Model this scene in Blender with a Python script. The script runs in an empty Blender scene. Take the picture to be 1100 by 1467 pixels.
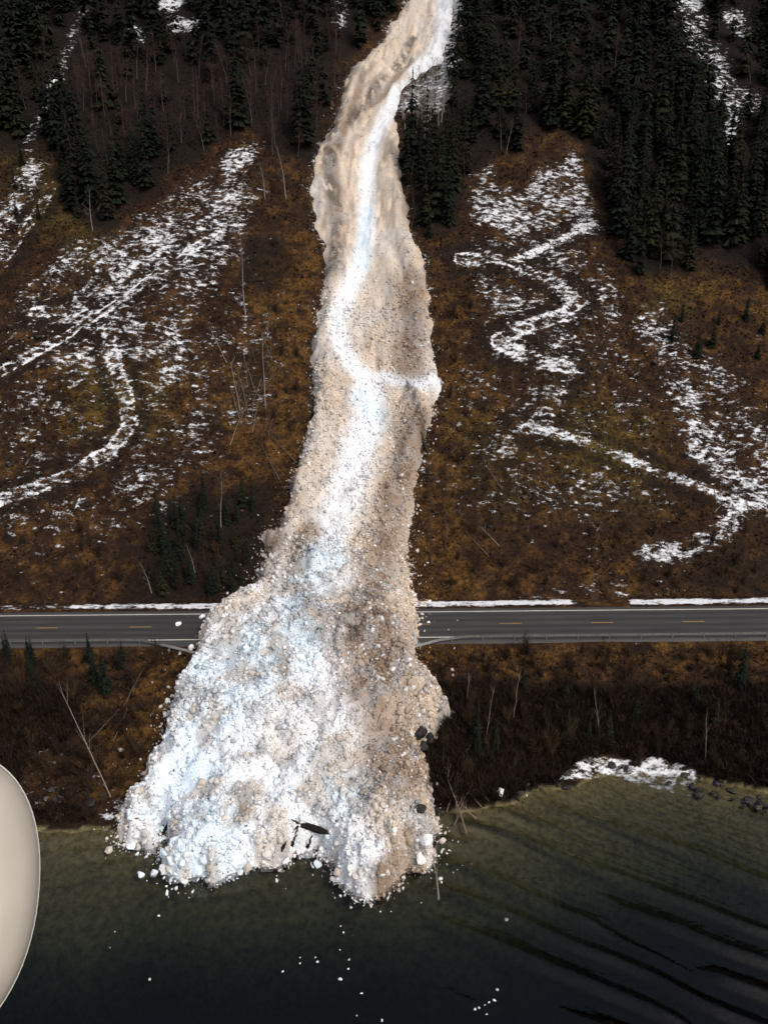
import bpy, math, random, time
_T0 = time.time()
import numpy as np
from mathutils import Vector, Matrix, Euler

random.seed(11)
rng = np.random.default_rng(11)
scene = bpy.context.scene
col = scene.collection

# ------------------------------------------------------------------ camera, sky, sun, exposure
CAM_H, PITCH, ROLL = 50.0, 21.0, 0.0
FPX = 1108.0                       # focal length in photo pixels (photo 1100 x 1467)
cam_d = bpy.data.cameras.new('camera'); cam = bpy.data.objects.new('camera', cam_d); col.objects.link(cam)
cam_d.sensor_fit = 'VERTICAL'; cam_d.sensor_height = 36.0
cam_d.lens = 36.0 * FPX / 1467.0
cam_d.clip_start = 0.05; cam_d.clip_end = 3000.0
cam.location = (0, 0, CAM_H)
cam.rotation_euler = (math.radians(90 - PITCH), 0, 0)
scene.camera = cam

SUN_EL, SUN_AZ = 50.0, 135.0       # azimuth clockwise from +Y (the way the camera looks)
world = bpy.data.worlds.new('World'); scene.world = world; world.use_nodes = True
wn = world.node_tree; wn.nodes.clear()
w_out = wn.nodes.new('ShaderNodeOutputWorld'); w_bg = wn.nodes.new('ShaderNodeBackground')
w_sky = wn.nodes.new('ShaderNodeTexSky'); w_sky.sky_type = 'NISHITA'; w_sky.sun_disc = False
w_sky.sun_elevation = math.radians(SUN_EL); w_sky.sun_rotation = math.radians(SUN_AZ)
w_sky.dust_density = 6.0; w_sky.air_density = 1.0; w_sky.ozone_density = 1.0
w_hsv = wn.nodes.new('ShaderNodeHueSaturation'); w_hsv.inputs['Saturation'].default_value = 0.78
wn.links.new(w_sky.outputs[0], w_hsv.inputs['Color']); wn.links.new(w_hsv.outputs[0], w_bg.inputs['Color'])
w_bg.inputs['Strength'].default_value = 0.15
wn.links.new(w_bg.outputs[0], w_out.inputs['Surface'])

sun_d = bpy.data.lights.new('sun', 'SUN'); sun_d.energy = 1.2; sun_d.angle = math.radians(12)
sun_d.color = (1.0, 0.95, 0.88)
sun = bpy.data.objects.new('sun', sun_d); col.objects.link(sun)
_d = Vector((math.sin(math.radians(SUN_AZ)) * math.cos(math.radians(SUN_EL)),
             math.cos(math.radians(SUN_AZ)) * math.cos(math.radians(SUN_EL)), math.sin(math.radians(SUN_EL))))
sun.rotation_euler = (-_d).to_track_quat('-Z', 'Y').to_euler()
sun.location = (40, -40, 160)

scene.view_settings.view_transform = 'Standard'; scene.view_settings.look = 'None'
scene.view_settings.gamma = 1.0; scene.view_settings.use_curve_mapping = False
scene.view_settings.exposure = -0.20

# ------------------------------------------------------------------ numeric helpers
def sstep(a, b, x):
    t = np.clip((x - a) / (b - a), 0, 1); return t * t * (3 - 2 * t)

def _hash(ix, iy, seed):
    h = (ix.astype(np.int64) * 374761393 + iy.astype(np.int64) * 668265263 + seed * 974634777) & 0xFFFFFFFF
    h = ((h ^ (h >> 13)) * 1274126177) & 0xFFFFFFFF
    h = (h ^ (h >> 16)) & 0xFFFFFFFF
    return h.astype(np.float64) / 4294967295.0

def vnoise(x, y, seed=0):
    x = np.asarray(x, float); y = np.asarray(y, float)
    ix = np.floor(x); iy = np.floor(y); fx = x - ix; fy = y - iy
    fx = fx * fx * (3 - 2 * fx); fy = fy * fy * (3 - 2 * fy)
    a = _hash(ix, iy, seed); b = _hash(ix + 1, iy, seed); c = _hash(ix, iy + 1, seed); d = _hash(ix + 1, iy + 1, seed)
    return (a + (b - a) * fx) * (1 - fy) + (c + (d - c) * fx) * fy      # 0..1

def fbm(x, y, seed=0, octv=4):
    s = 0; amp = 0.5; tot = 0
    for o in range(octv):
        s = s + amp * vnoise(x * 2 ** o + 17.3 * o, y * 2 ** o + 5.1 * o, seed + o); tot += amp; amp *= 0.5
    return s / tot

def seg_dist(x, y, pts, closed=False):
    """distance to a polyline and position 0..1 along it"""
    P = np.asarray(pts, float)[:, :2]
    if closed: P = np.vstack([P, P[:1]])
    x = np.asarray(x, float); y = np.asarray(y, float)
    best = np.full(x.shape, 1e9); par = np.zeros(x.shape); n = len(P) - 1
    for i in range(n):
        ax, ay = P[i]; bx, by = P[i + 1]; dx, dy = bx - ax, by - ay; L = dx * dx + dy * dy + 1e-12
        t = np.clip(((x - ax) * dx + (y - ay) * dy) / L, 0, 1)
        d = (x - ax - t * dx) ** 2 + (y - ay - t * dy) ** 2
        m = d < best; best = np.where(m, d, best); par = np.where(m, (i + t) / n, par)
    return np.sqrt(best), par

def inside(x, y, pts):
    P = np.asarray(pts, float)[:, :2]; x = np.asarray(x, float); y = np.asarray(y, float)
    r = np.zeros(x.shape, bool); j = len(P) - 1
    for i in range(len(P)):
        xi, yi = P[i]; xj, yj = P[j]
        if yi != yj:
            c = ((yi > y) != (yj > y)) & (x < (xj - xi) * (y - yi) / (yj - yi) + xi)
            r ^= c
        j = i
    return r

def sdf(x, y, pts):
    d, _ = seg_dist(x, y, pts, True); return np.where(inside(x, y, pts), d, -d)

_cp, _sp = math.cos(math.radians(PITCH)), math.sin(math.radians(PITCH))
def ray_dirs(px, py):
    u = (np.asarray(px, float) - 550.0) / FPX; v = -(np.asarray(py, float) - 733.5) / FPX
    return np.stack([u, _cp + v * _sp, -_sp + v * _cp], -1)

def cast(px, py, hfun, tmax=520.0):
    """where the line of sight through a photo pixel meets the ground hfun"""
    D = ray_dirs(px, py).reshape(-1, 3); t = np.full(len(D), 30.0); done = np.zeros(len(D), bool)
    while not done.all() and t[~done].min() < tmax:
        p = D * t[:, None]; hit = (p[:, 2] + CAM_H) < hfun(p[:, 0], p[:, 1])
        done |= hit | (t >= tmax); t = np.where(done, t, t + 0.8)
    lo, hi = t - 0.8, t
    for _ in range(12):
        m = 0.5 * (lo + hi); p = D * m[:, None]; hit = (p[:, 2] + CAM_H) < hfun(p[:, 0], p[:, 1])
        hi = np.where(hit, m, hi); lo = np.where(hit, lo, m)
    p = D * hi[:, None]; p[:, 2] += CAM_H
    return p

# ------------------------------------------------------------------ terrain height
WATER = -8.0
SHX = np.array([-200, -31, -26, -22, -8, 8, 14, 17, 20, 26, 32, 36, 42, 60, 200])
SHY = np.array([64, 62, 61.5, 63.5, 64, 63.5, 65, 67, 67.5, 69.3, 69.5, 67.6, 65.4, 63, 63])
def roadshift(x): return 0.02 * x
ROAD0, ROAD1 = 84.4, 93.3
def h_base(x, y):
    x = np.asarray(x, float); y = np.asarray(y, float)
    s = y - roadshift(x)
    sh = np.interp(x, SHX, SHY) + 0.5 * (vnoise(x / 1.3, y / 1.3, 3) - 0.5) + 1.0 * (vnoise(x / 4, y / 4, 4) - 0.5)
    t = np.clip((s - sh) / (ROAD0 - sh), 0, 1)
    zb = WATER + 7.85 * t ** 0.95 + 0.9 * np.sin(np.pi * t) * (fbm(x / 5, y / 5, 21) - 0.35)
    dd = np.maximum(sh - s, 0)
    zw = WATER - 0.20 * np.minimum(dd, 11) - 0.7 * np.maximum(dd - 11, 0)
    z = np.where(s < sh, np.maximum(zw, -42.0), zb)
    u = np.maximum(s - 97.0, 0)
    slope = 0.80 * u - 0.36 * 9 * (1 - np.exp(-u / 9)) + 0.0007 * np.maximum(u - 60, 0) ** 2
    ditch = -0.25 * np.exp(-((s - 97.0) / 0.8) ** 2)
    zz = slope + ditch - 0.12
    a = sstep(0, 14, u)
    zz = zz + a * (2.6 * (fbm(x / 26, y / 26, 31, 3) - 0.5) + 1.3 * (fbm(x / 7, y / 7, 32, 3) - 0.5)) \
        + sstep(0, 3, u) * (0.55 * (fbm(x / 1.7, y / 1.7, 33, 2) - 0.5))
    z = np.where(s > ROAD0, np.where(s < 94.6, -0.12, zz), z)
    return z

class Raster:
    """heights on a regular grid with bilinear lookup, so that lines of sight march quickly"""
    def __init__(s, f, x0, x1, y0, y1, st):
        s.x0, s.y0, s.st = x0, y0, st; s.xs = np.arange(x0, x1, st); s.ys = np.arange(y0, y1, st)
        X, Y = np.meshgrid(s.xs, s.ys); s.z = f(X.ravel(), Y.ravel()).reshape(X.shape); s.ny, s.nx = s.z.shape
    def __call__(s, x, y):
        u = np.clip((np.asarray(x, float) - s.x0) / s.st, 0, s.nx - 1.001); v = np.clip((np.asarray(y, float) - s.y0) / s.st, 0, s.ny - 1.001)
        i = u.astype(int); j = v.astype(int); u = u - i; v = v - j; z = s.z
        return (z[j, i] * (1 - u) + z[j, i + 1] * u) * (1 - v) + (z[j + 1, i] * (1 - u) + z[j + 1, i + 1] * u) * v
R_base = Raster(h_base, -190, 190, 30, 420, 0.6)

# slide outline, read as photo pixels and laid on the ground
OUT_L = [(600,-260),(596,-120),(590,-40),(585,0),(562,35),(548,62),(512,90),(495,110),(490,140),(479,170),(472,190),(457,207),(450,245),(447,290),(450,325),(463,345),(465,385),(462,420),(455,455),(450,500),(450,545),(455,600),(440,630),(433,665),(420,695),(412,725),(400,755),(378,770),(382,805),(368,838),(345,864),(322,880),(296,898),(288,930),(282,955),(264,985),(250,1010),(240,1045),(232,1080),(215,1115),(206,1142),(180,1160),(168,1177),(171,1200),(190,1215),(218,1218),(232,1206),(236,1187),(243,1206),(236,1232),(240,1252),(265,1263),(300,1259),(355,1241),(385,1233),(402,1237),(415,1222),(440,1218),(458,1222),(475,1245),(490,1264),(510,1276),(530,1284),(552,1280),(566,1270),(585,1247),(612,1240),(621,1228),(616,1208),(624,1196),(620,1160),(612,1150),(606,1128),(608,1110),(602,1082)]
OUT_R = [(618,1066),(640,1030),(634,1012),(625,995),(605,970),(592,942),(592,920),(600,893),(590,850),(583,800),(588,750),(595,700),(600,650),(612,610),(625,575),(629,553),(618,520),(615,440),(608,380),(590,340),(582,300),(575,250),(570,200),(567,160),(575,128),(600,110),(632,90),(641,60),(650,20),(654,-10),(660,-60),(668,-140),(674,-260)]
h_flat = lambda x, y: np.maximum(h_base(x, y), WATER)
cl = cast([620,612,585,525,520,515,530,530,535,545,540,520,500], [-200,0,90,190,260,340,420,500,560,640,740,800,850], R_base)
CLY = cl[::-1, 1]; CLX = cl[::-1, 0]
o_ = np.argsort(CLY); CLY = CLY[o_]; CLX = CLX[o_]
def h_ground(x, y):
    z = h_base(x, y); s = np.asarray(y, float) - roadshift(x)
    cx = np.interp(y, CLY, CLX)
    g = sstep(96, 115, s) * (2.2 + 0.8 * sstep(150, 200, s)) * np.exp(-(np.abs(x - cx) / 11.0) ** 3)
    return z - g
h_ground_exact = h_ground
R_ground = Raster(h_ground_exact, -190, 190, 30, 420, 0.5)
h_ground = lambda x, y: R_ground(x, y)
h_surf0 = lambda x, y: np.maximum(h_ground(x, y), WATER)

outline = cast([p[0] for p in OUT_L + OUT_R], [p[1] for p in OUT_L + OUT_R], h_surf0)[:, :2]

def slide_d_exact(x, y):
    """ragged signed distance to the slide's edge, metres, positive inside"""
    d = sdf(x, y, outline)
    return d + 1.7 * (fbm(x / 2.2, y / 2.2, 41, 3) - 0.5) + (0.9 - 0.65 * sstep(125, 160, y)) * (vnoise(x / 0.8, y / 0.8, 44) - 0.5)

o0 = outline.min(0); o1 = outline.max(0)
R_d = Raster(slide_d_exact, o0[0] - 8, o1[0] + 8, o0[1] - 6, min(o1[1] + 2, 300), 0.24)
def slide_d(x, y):
    x = np.asarray(x, float); y = np.asarray(y, float)
    r = R_d(x, y); out = (x < o0[0] - 7.5) | (x > o1[0] + 7.5) | (y < o0[1] - 5.5) | (y > 299)
    return np.where(out, -8.0, r)

def slide_top(x, y, d=None):
    x = np.asarray(x, float); y = np.asarray(y, float)
    if d is None: d = slide_d(x, y)
    fan = 1 - sstep(92, 125, y)
    dp = np.maximum(d, 0)
    edge = 1 - np.exp(-dp / (0.45 + 0.25 * fan + 1.6 * np.exp(-((y - 99) / 10.0) ** 2) + 0.9 * sstep(125, 160, y)))
    T = edge * (2.3 - 0.9 * sstep(125, 170, y) + 0.9 * fan + 1.6 * fan * (1 - np.exp(-dp / 6.0)))
    cx = np.interp(y, CLY, CLX)
    T = T + (1 - fan) * edge * (-1.1 * np.exp(-((x - cx) / 4.0) ** 2) + (0.9 - .3 * sstep(125, 160, y)) * np.exp(-((dp - 2.0) / 1.6) ** 2))
    far = sstep(135, 165, y)
    lump = 2.6 * (fbm(x / 6.0, y / 6.0, 51, 3) - 0.5) * (0.35 + 0.85 * fan) \
        + 0.9 * (np.abs(2 * fbm(x / 2.4, y / 2.4, 52, 2) - 1)) * (0.25 + 0.75 * fan) \
        + 0.60 * (vnoise(x / 0.9, y / 0.9, 53) - 0.5) * (0.5 + 0.5 * fan) * (1 - .6 * far) + 0.30 * (vnoise(x / 0.45, y / 0.45, 54) - 0.5) * (0.6 + 0.4 * fan) * (1 - .7 * far)
    lump = lump + far * 0.34 * (fbm(x / 0.8, y / 0.8, 57, 2) - 0.5)
    flow = (1 - fan) * (0.55 * (fbm((x - cx) / 1.1, y / 9.0, 55, 3) - 0.5) + 0.9 * far * (np.abs(2 * fbm((x - cx) / 2.6, y / 8.0, 56, 3) - 1) - .3))
    T = T + (lump + flow) * np.clip(edge * 1.2, 0, 1)
    T = np.maximum(T, 0.1 * edge)
    base = np.maximum(h_ground(x, y), WATER - 0.1)
    return np.where(d > 0, base + T, base - 0.4 * sstep(0, -0.25, d) - 0.03)
R_top = Raster(slide_top, o0[0] - 8, o1[0] + 8, o0[1] - 6, min(o1[1] + 2, 300), 0.24)
def h_all(x, y):
    x = np.asarray(x, float); y = np.asarray(y, float)
    out = (x < o0[0] - 7.5) | (x > o1[0] + 7.5) | (y < o0[1] - 5.5) | (y > 299)
    return np.maximum(h_surf0(x, y), np.where(out, -99.0, R_top(x, y)))

def W(pts, h=h_surf0):
    return cast([p[0] for p in pts], [p[1] for p in pts], h)

# ------------------------------------------------------------------ mesh helpers
def tag(o, label=None, cat=None, group=None, kind=None):
    if label: o['label'] = label
    if cat: o['category'] = cat
    if group: o['group'] = group
    if kind: o['kind'] = kind
    return o

def np_mesh(name, V, F, mats=(), attrs=None, cols=None, smooth=False):
    """F: (n,k) int array, all faces with k corners"""
    me = bpy.data.meshes.new(name); V = np.asarray(V, np.float32); F = np.asarray(F, np.int32)
    n, k = F.shape
    me.vertices.add(len(V)); me.vertices.foreach_set('co', V.ravel())
    me.loops.add(n * k); me.loops.foreach_set('vertex_index', F.ravel())
    me.polygons.add(n); me.polygons.foreach_set('loop_start', np.arange(0, n * k, k, dtype=np.int32))
    me.polygons.foreach_set('loop_total', np.full(n, k, np.int32))
    if smooth: me.polygons.foreach_set('use_smooth', np.ones(n, bool))
    for m in mats: me.materials.append(m)
    me.update(calc_edges=True)
    for a, v in (attrs or {}).items():
        at = me.attributes.new(a, 'FLOAT', 'POINT'); at.data.foreach_set('value', np.asarray(v, np.float32).ravel())
    if cols is not None:
        at = me.color_attributes.new('Col', 'FLOAT_COLOR', 'POINT')
        c4 = np.ones((len(V), 4), np.float32); c4[:, :3] = cols; at.data.foreach_set('color', c4.ravel())
    return me

def link(name, me, parent=None):
    o = bpy.data.objects.new(name, me); col.objects.link(o)
    if parent: o.parent = parent
    return o

def empty(name, loc=(0, 0, 0), rz=0, sc=1.0):
    o = bpy.data.objects.new(name, None); col.objects.link(o); o.location = loc; o.rotation_euler = (0, 0, rz)
    o.scale = (sc, sc, sc); o.empty_display_size = 0.2
    return o

class MB:
    """collects polygons with one colour each vertex"""
    def __init__(s): s.v = []; s.f = []; s.c = []
    def add(s, vs, fs, c=(1, 1, 1)):
        b = len(s.v); s.v += [tuple(p) for p in vs]; s.f += [tuple(i + b for i in f) for f in fs]; s.c += [tuple(c)] * len(vs)
    def tube(s, pts, rad, n=5, c=(1, 1, 1), cap=True):
        pts = [Vector(p) for p in pts]; vs = []; fs = []
        for i, p in enumerate(pts):
            d = (pts[min(i + 1, len(pts) - 1)] - pts[max(i - 1, 0)]).normalized()
            a = d.cross(Vector((0.31, 0.17, 0.93)) if abs(d.z) < 0.9 else Vector((1, 0.2, 0))).normalized(); b = d.cross(a)
            for k in range(n):
                an = 2 * math.pi * k / n; vs.append(p + (a * math.cos(an) + b * math.sin(an)) * rad[i])
        for i in range(len(pts) - 1):
            for k in range(n):
                fs.append((i * n + k, i * n + (k + 1) % n, (i + 1) * n + (k + 1) % n, (i + 1) * n + k))
        if cap: fs.append(tuple(range(n - 1, -1, -1))); fs.append(tuple(len(vs) - n + k for k in range(n)))
        s.add(vs, fs, c)
    def box(s, x0, x1, y0, y1, z0, z1, c=(1, 1, 1)):
        s.add([(x0,y0,z0),(x1,y0,z0),(x1,y1,z0),(x0,y1,z0),(x0,y0,z1),(x1,y0,z1),(x1,y1,z1),(x0,y1,z1)],
              [(3,2,1,0),(4,5,6,7),(0,1,5,4),(1,2,6,5),(2,3,7,6),(3,0,4,7)], c)
    def mesh(s, name, mat, smooth=False):
        me = bpy.data.meshes.new(name); me.from_pydata(s.v, [], s.f); me.materials.append(mat)
        at = me.color_attributes.new('Col', 'FLOAT_COLOR', 'POINT')
        c4 = np.ones((len(s.v), 4), np.float32); c4[:, :3] = np.array(s.c, np.float32); at.data.foreach_set('color', c4.ravel())
        if smooth: me.polygons.foreach_set('use_smooth', np.ones(len(s.f), bool))
        return me

# ------------------------------------------------------------------ materials
def new_mat(name):
    m = bpy.data.materials.new(name); m.use_nodes = True; nt = m.node_tree
    return m, nt, nt.nodes['Principled BSDF']
def N(nt, typ, **kw):
    n = nt.nodes.new(typ)
    for k, v in kw.items():
        if hasattr(n, k): setattr(n, k, v)
        else: n.inputs[k].default_value = v
    return n
def L(nt, a, b): nt.links.new(a, b)
def attr(nt, name): return N(nt, 'ShaderNodeAttribute', attribute_name=name)
def noise(nt, vec, scale, detail=3, rough=0.55):
    n = N(nt, 'ShaderNodeTexNoise'); n.inputs['Scale'].default_value = scale; n.inputs['Detail'].default_value = detail
    n.inputs['Roughness'].default_value = rough
    if vec is not None: L(nt, vec, n.inputs['Vector'])
    return n.outputs['Fac']
def math_n(nt, op, a, b=None, clamp=False):
    n = N(nt, 'ShaderNodeMath', operation=op, use_clamp=clamp)
    for i, v in enumerate((a, b)):
        if v is None: continue
        if isinstance(v, (int, float)): n.inputs[i].default_value = v
        else: L(nt, v, n.inputs[i])
    return n.outputs[0]
def mixc(nt, fac, a, b):
    n = N(nt, 'ShaderNodeMix', data_type='RGBA')
    for s, v in ((n.inputs[0], fac), (n.inputs[6], a), (n.inputs[7], b)):
        if isinstance(v, (int, float)): s.default_value = v
        elif isinstance(v, tuple): s.default_value = (*v, 1)
        else: L(nt, v, s)
    return n.outputs[2]
def maprange(nt, v, a, b, c=0.0, d=1.0):
    n = N(nt, 'ShaderNodeMapRange'); L(nt, v, n.inputs[0])
    for i, q in enumerate((a, b, c, d)): n.inputs[i + 1].default_value = q
    return n.outputs[0]
def bump(nt, height, strength, dist, bsdf):
    b = N(nt, 'ShaderNodeBump'); b.inputs['Strength'].default_value = strength; b.inputs['Distance'].default_value = dist
    L(nt, height, b.inputs['Height']); L(nt, b.outputs[0], bsdf.inputs['Normal'])

def col_mat(name, rough=0.8, spec=0.2, var=0.25, scale=6.0, bumpd=0.0, sss=0.0):
    """vertex colour with a little grain"""
    m, nt, b = new_mat(name); tc = N(nt, 'ShaderNodeTexCoord'); a = attr(nt, 'Col')
    n = noise(nt, tc.outputs['Object'], scale, 4)
    f = maprange(nt, n, 0.3, 0.7, 1 - var, 1 + var)
    mx = N(nt, 'ShaderNodeMix', data_type='RGBA', blend_type='MULTIPLY'); mx.inputs[0].default_value = 1
    cb = N(nt, 'ShaderNodeCombineColor')
    for i in range(3): L(nt, f, cb.inputs[i])
    L(nt, a.outputs['Color'], mx.inputs[6]); L(nt, cb.outputs[0], mx.inputs[7]); L(nt, mx.outputs[2], b.inputs['Base Color'])
    b.inputs['Roughness'].default_value = rough; b.inputs['Specular IOR Level'].default_value = spec
    if bumpd: bump(nt, n, 0.6, bumpd, b)
    return m

M_snow = col_mat('dirty_snow', 0.75, 0.25, 0.20, 4.5, 0.10)
M_block = col_mat('snow_block_ice', 0.6, 0.3, 0.06, 4.0, 0.03)
M_needle = col_mat('spruce_needles', 0.85, 0.1, 0.3, 1.5)
M_bark = col_mat('bark', 0.9, 0.1, 0.35, 8.0)
M_twig = col_mat('bare_twigs', 0.9, 0.1, 0.2, 3.0)
M_tuft = col_mat('heather', 0.9, 0.1, 0.2, 1.0)
M_rock = col_mat('wet_rock', 0.6, 0.4, 0.4, 2.5, 0.08)

def ground_mat():
    m, nt, b = new_mat('hillside_ground'); g = N(nt, 'ShaderNodeNewGeometry'); pos = g.outputs['Position']
    n1 = noise(nt, pos, 0.35, 5); n2 = noise(nt, pos, 1.6, 5, 0.65); n3 = noise(nt, pos, 5.0, 3)
    c = mixc(nt, maprange(nt, n2, 0.35, 0.65), (0.014, 0.007, 0.005), (0.046, 0.022, 0.010))
    oc = math_n(nt, 'ADD', attr(nt, 'ochre').outputs['Fac'], maprange(nt, n1, 0.38, 0.62, -0.75, 0.60), True)
    oc = math_n(nt, 'MULTIPLY', oc, maprange(nt, n2, 0.38, 0.6, 0.25, 1.0))
    c = mixc(nt, oc, c, mixc(nt, maprange(nt, n3, 0.35, 0.65), (0.085, 0.038, 0.009), (0.165, 0.086, 0.022)))
    ol = math_n(nt, 'MULTIPLY', attr(nt, 'olive').outputs['Fac'], maprange(nt, n2, 0.4, 0.58))
    c = mixc(nt, ol, c, (0.105, 0.084, 0.014))
    c = mixc(nt, attr(nt, 'soil_shade').outputs['Fac'], c, mixc(nt, maprange(nt, n2, 0.4, 0.6), (0.006, 0.005, 0.004), (0.014, 0.009, 0.007)))
    n4 = noise(nt, pos, 0.55, 6, 0.7)
    c = mixc(nt, maprange(nt, n4, 0.46, 0.62, 0, 0.8), c, (0.012, 0.0065, 0.0045))
    bedm = mixc(nt, maprange(nt, n2, 0.35, 0.62), (0.085, 0.072, 0.034), (0.20, 0.165, 0.080))
    c = mixc(nt, attr(nt, 'bed').outputs['Fac'], c, bedm)
    # snow lies in thin patches along the contours between the brush
    mp = N(nt, 'ShaderNodeMapping'); mp.inputs['Scale'].default_value = (0.9, 1.9, 1.0); mp.inputs['Rotation'].default_value = (0, 0, 0.25)
    L(nt, pos, mp.inputs['Vector'])
    s1 = noise(nt, mp.outputs[0], 0.80, 7, 0.72)
    s2 = noise(nt, pos, 0.17, 5, 0.6)
    sv = math_n(nt, 'ADD', maprange(nt, s1, 0.30, 0.70, -1.2, 1.2), maprange(nt, s2, 0.34, 0.66, -0.40, 0.40))
    sf = math_n(nt, 'ADD', sv, maprange(nt, attr(nt, 'snow').outputs['Fac'], 0, 1, -1.32, 1.03))
    n_s = N(nt, 'ShaderNodeMapRange'); n_s.clamp = False
    fac = maprange(nt, sf, -0.12, 0.46)
    c = mixc(nt, fac, c, mixc(nt, n3, (0.72, 0.75, 0.80), (0.86, 0.87, 0.90)))
    L(nt, c, b.inputs['Base Color']); b.inputs['Roughness'].default_value = 0.9; b.inputs['Specular IOR Level'].default_value = 0.15
    hgt = math_n(nt, 'ADD', n2, math_n(nt, 'MULTIPLY', fac, 0.3))
    bump(nt, hgt, 0.8, 0.35, b)
    return m
M_ground = ground_mat()

def road_mat():
    m, nt, b = new_mat('wet_asphalt'); a = attr(nt, 'lane'); g = N(nt, 'ShaderNodeNewGeometry')
    mp = N(nt, 'ShaderNodeMapping'); mp.inputs['Scale'].default_value = (0.12, 1.6, 1); L(nt, g.outputs['Position'], mp.inputs['Vector'])
    n1 = noise(nt, mp.outputs[0], 1.0, 5); n2 = noise(nt, g.outputs['Position'], 9, 3)
    c = mixc(nt, maprange(nt, n1, 0.3, 0.7), (0.042, 0.040, 0.040), (0.075, 0.071, 0.068))
    c = mixc(nt, math_n(nt, 'MULTIPLY', a.outputs['Fac'], 0.75), c, (0.026, 0.026, 0.028))
    c = mixc(nt, maprange(nt, n2, 0.55, 0.8, 0, 0.35), c, (0.10, 0.095, 0.09))
    L(nt, c, b.inputs['Base Color']); b.inputs['Roughness'].default_value = 0.6; b.inputs['Specular IOR Level'].default_value = 0.3
    return m
def paint_mat(name, colr, wear):
    m, nt, b = new_mat(name); g = N(nt, 'ShaderNodeNewGeometry')
    n = noise(nt, g.outputs['Position'], 3.0, 5, 0.7)
    c = mixc(nt, maprange(nt, n, 0.62 - wear, 0.85 - wear), colr, (0.06, 0.058, 0.055))
    L(nt, c, b.inputs['Base Color']); b.inputs['Roughness'].default_value = 0.7
    return m
def plain_mat(name, c0, c1, rough, metal=0.0, scale=4.0, bumpd=0.0, coat=0.0):
    m, nt, b = new_mat(name); tc = N(nt, 'ShaderNodeTexCoord')
    n = noise(nt, tc.outputs['Object'], scale, 5, 0.6)
    L(nt, mixc(nt, maprange(nt, n, 0.3, 0.7), c0, c1), b.inputs['Base Color'])
    b.inputs['Roughness'].default_value = rough; b.inputs['Metallic'].default_value = metal; b.inputs['Coat Weight'].default_value = coat
    if bumpd: bump(nt, n, 0.5, bumpd, b)
    return m

def water_mat():
    m = bpy.data.materials.new('lake_water'); m.use_nodes = True; nt = m.node_tree; nt.nodes.clear()
    out = N(nt, 'ShaderNodeOutputMaterial'); fr = N(nt, 'ShaderNodeFresnel'); fr.inputs['IOR'].default_value = 1.45
    tr = N(nt, 'ShaderNodeBsdfTransparent'); gl = N(nt, 'ShaderNodeBsdfGlossy'); gl.inputs['Roughness'].default_value = 0.06
    mx = N(nt, 'ShaderNodeMixShader'); g = N(nt, 'ShaderNodeNewGeometry')
    mp = N(nt, 'ShaderNodeMapping'); mp.inputs['Scale'].default_value = (0.5, 1.6, 1); mp.inputs['Rotation'].default_value = (0, 0, 0.5)
    L(nt, g.outputs['Position'], mp.inputs['Vector'])
    n = noise(nt, mp.outputs[0], 1.6, 3)
    b = N(nt, 'ShaderNodeBump'); b.inputs['Strength'].default_value = 0.35; b.inputs['Distance'].default_value = 0.06
    L(nt, n, b.inputs['Height']); L(nt, b.outputs[0], fr.inputs['Normal']); L(nt, b.outputs[0], gl.inputs['Normal'])
    L(nt, fr.outputs[0], mx.inputs[0]); L(nt, tr.outputs[0], mx.inputs[1]); L(nt, gl.outputs[0], mx.inputs[2])
    L(nt, mx.outputs[0], out.inputs['Surface'])
    va = N(nt, 'ShaderNodeVolumeAbsorption'); va.inputs['Color'].default_value = (0.30, 0.42, 0.43, 1); va.inputs['Density'].default_value = 0.40
    L(nt, va.outputs[0], out.inputs['Volume'])
    return m

# ------------------------------------------------------------------ ground sheet
def grid(xs, ys):
    X, Y = np.meshgrid(xs, ys); nx, ny = len(xs), len(ys)
    i = np.arange(nx * ny).reshape(ny, nx)
    F = np.stack([i[:-1, :-1], i[:-1, 1:], i[1:, 1:], i[1:, :-1]], -1).reshape(-1, 4)
    return X.ravel(), Y.ravel(), F
def axis(*parts):
    return np.unique(np.round(np.concatenate([np.arange(a, b, st) for a, b, st in parts]), 4))

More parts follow.
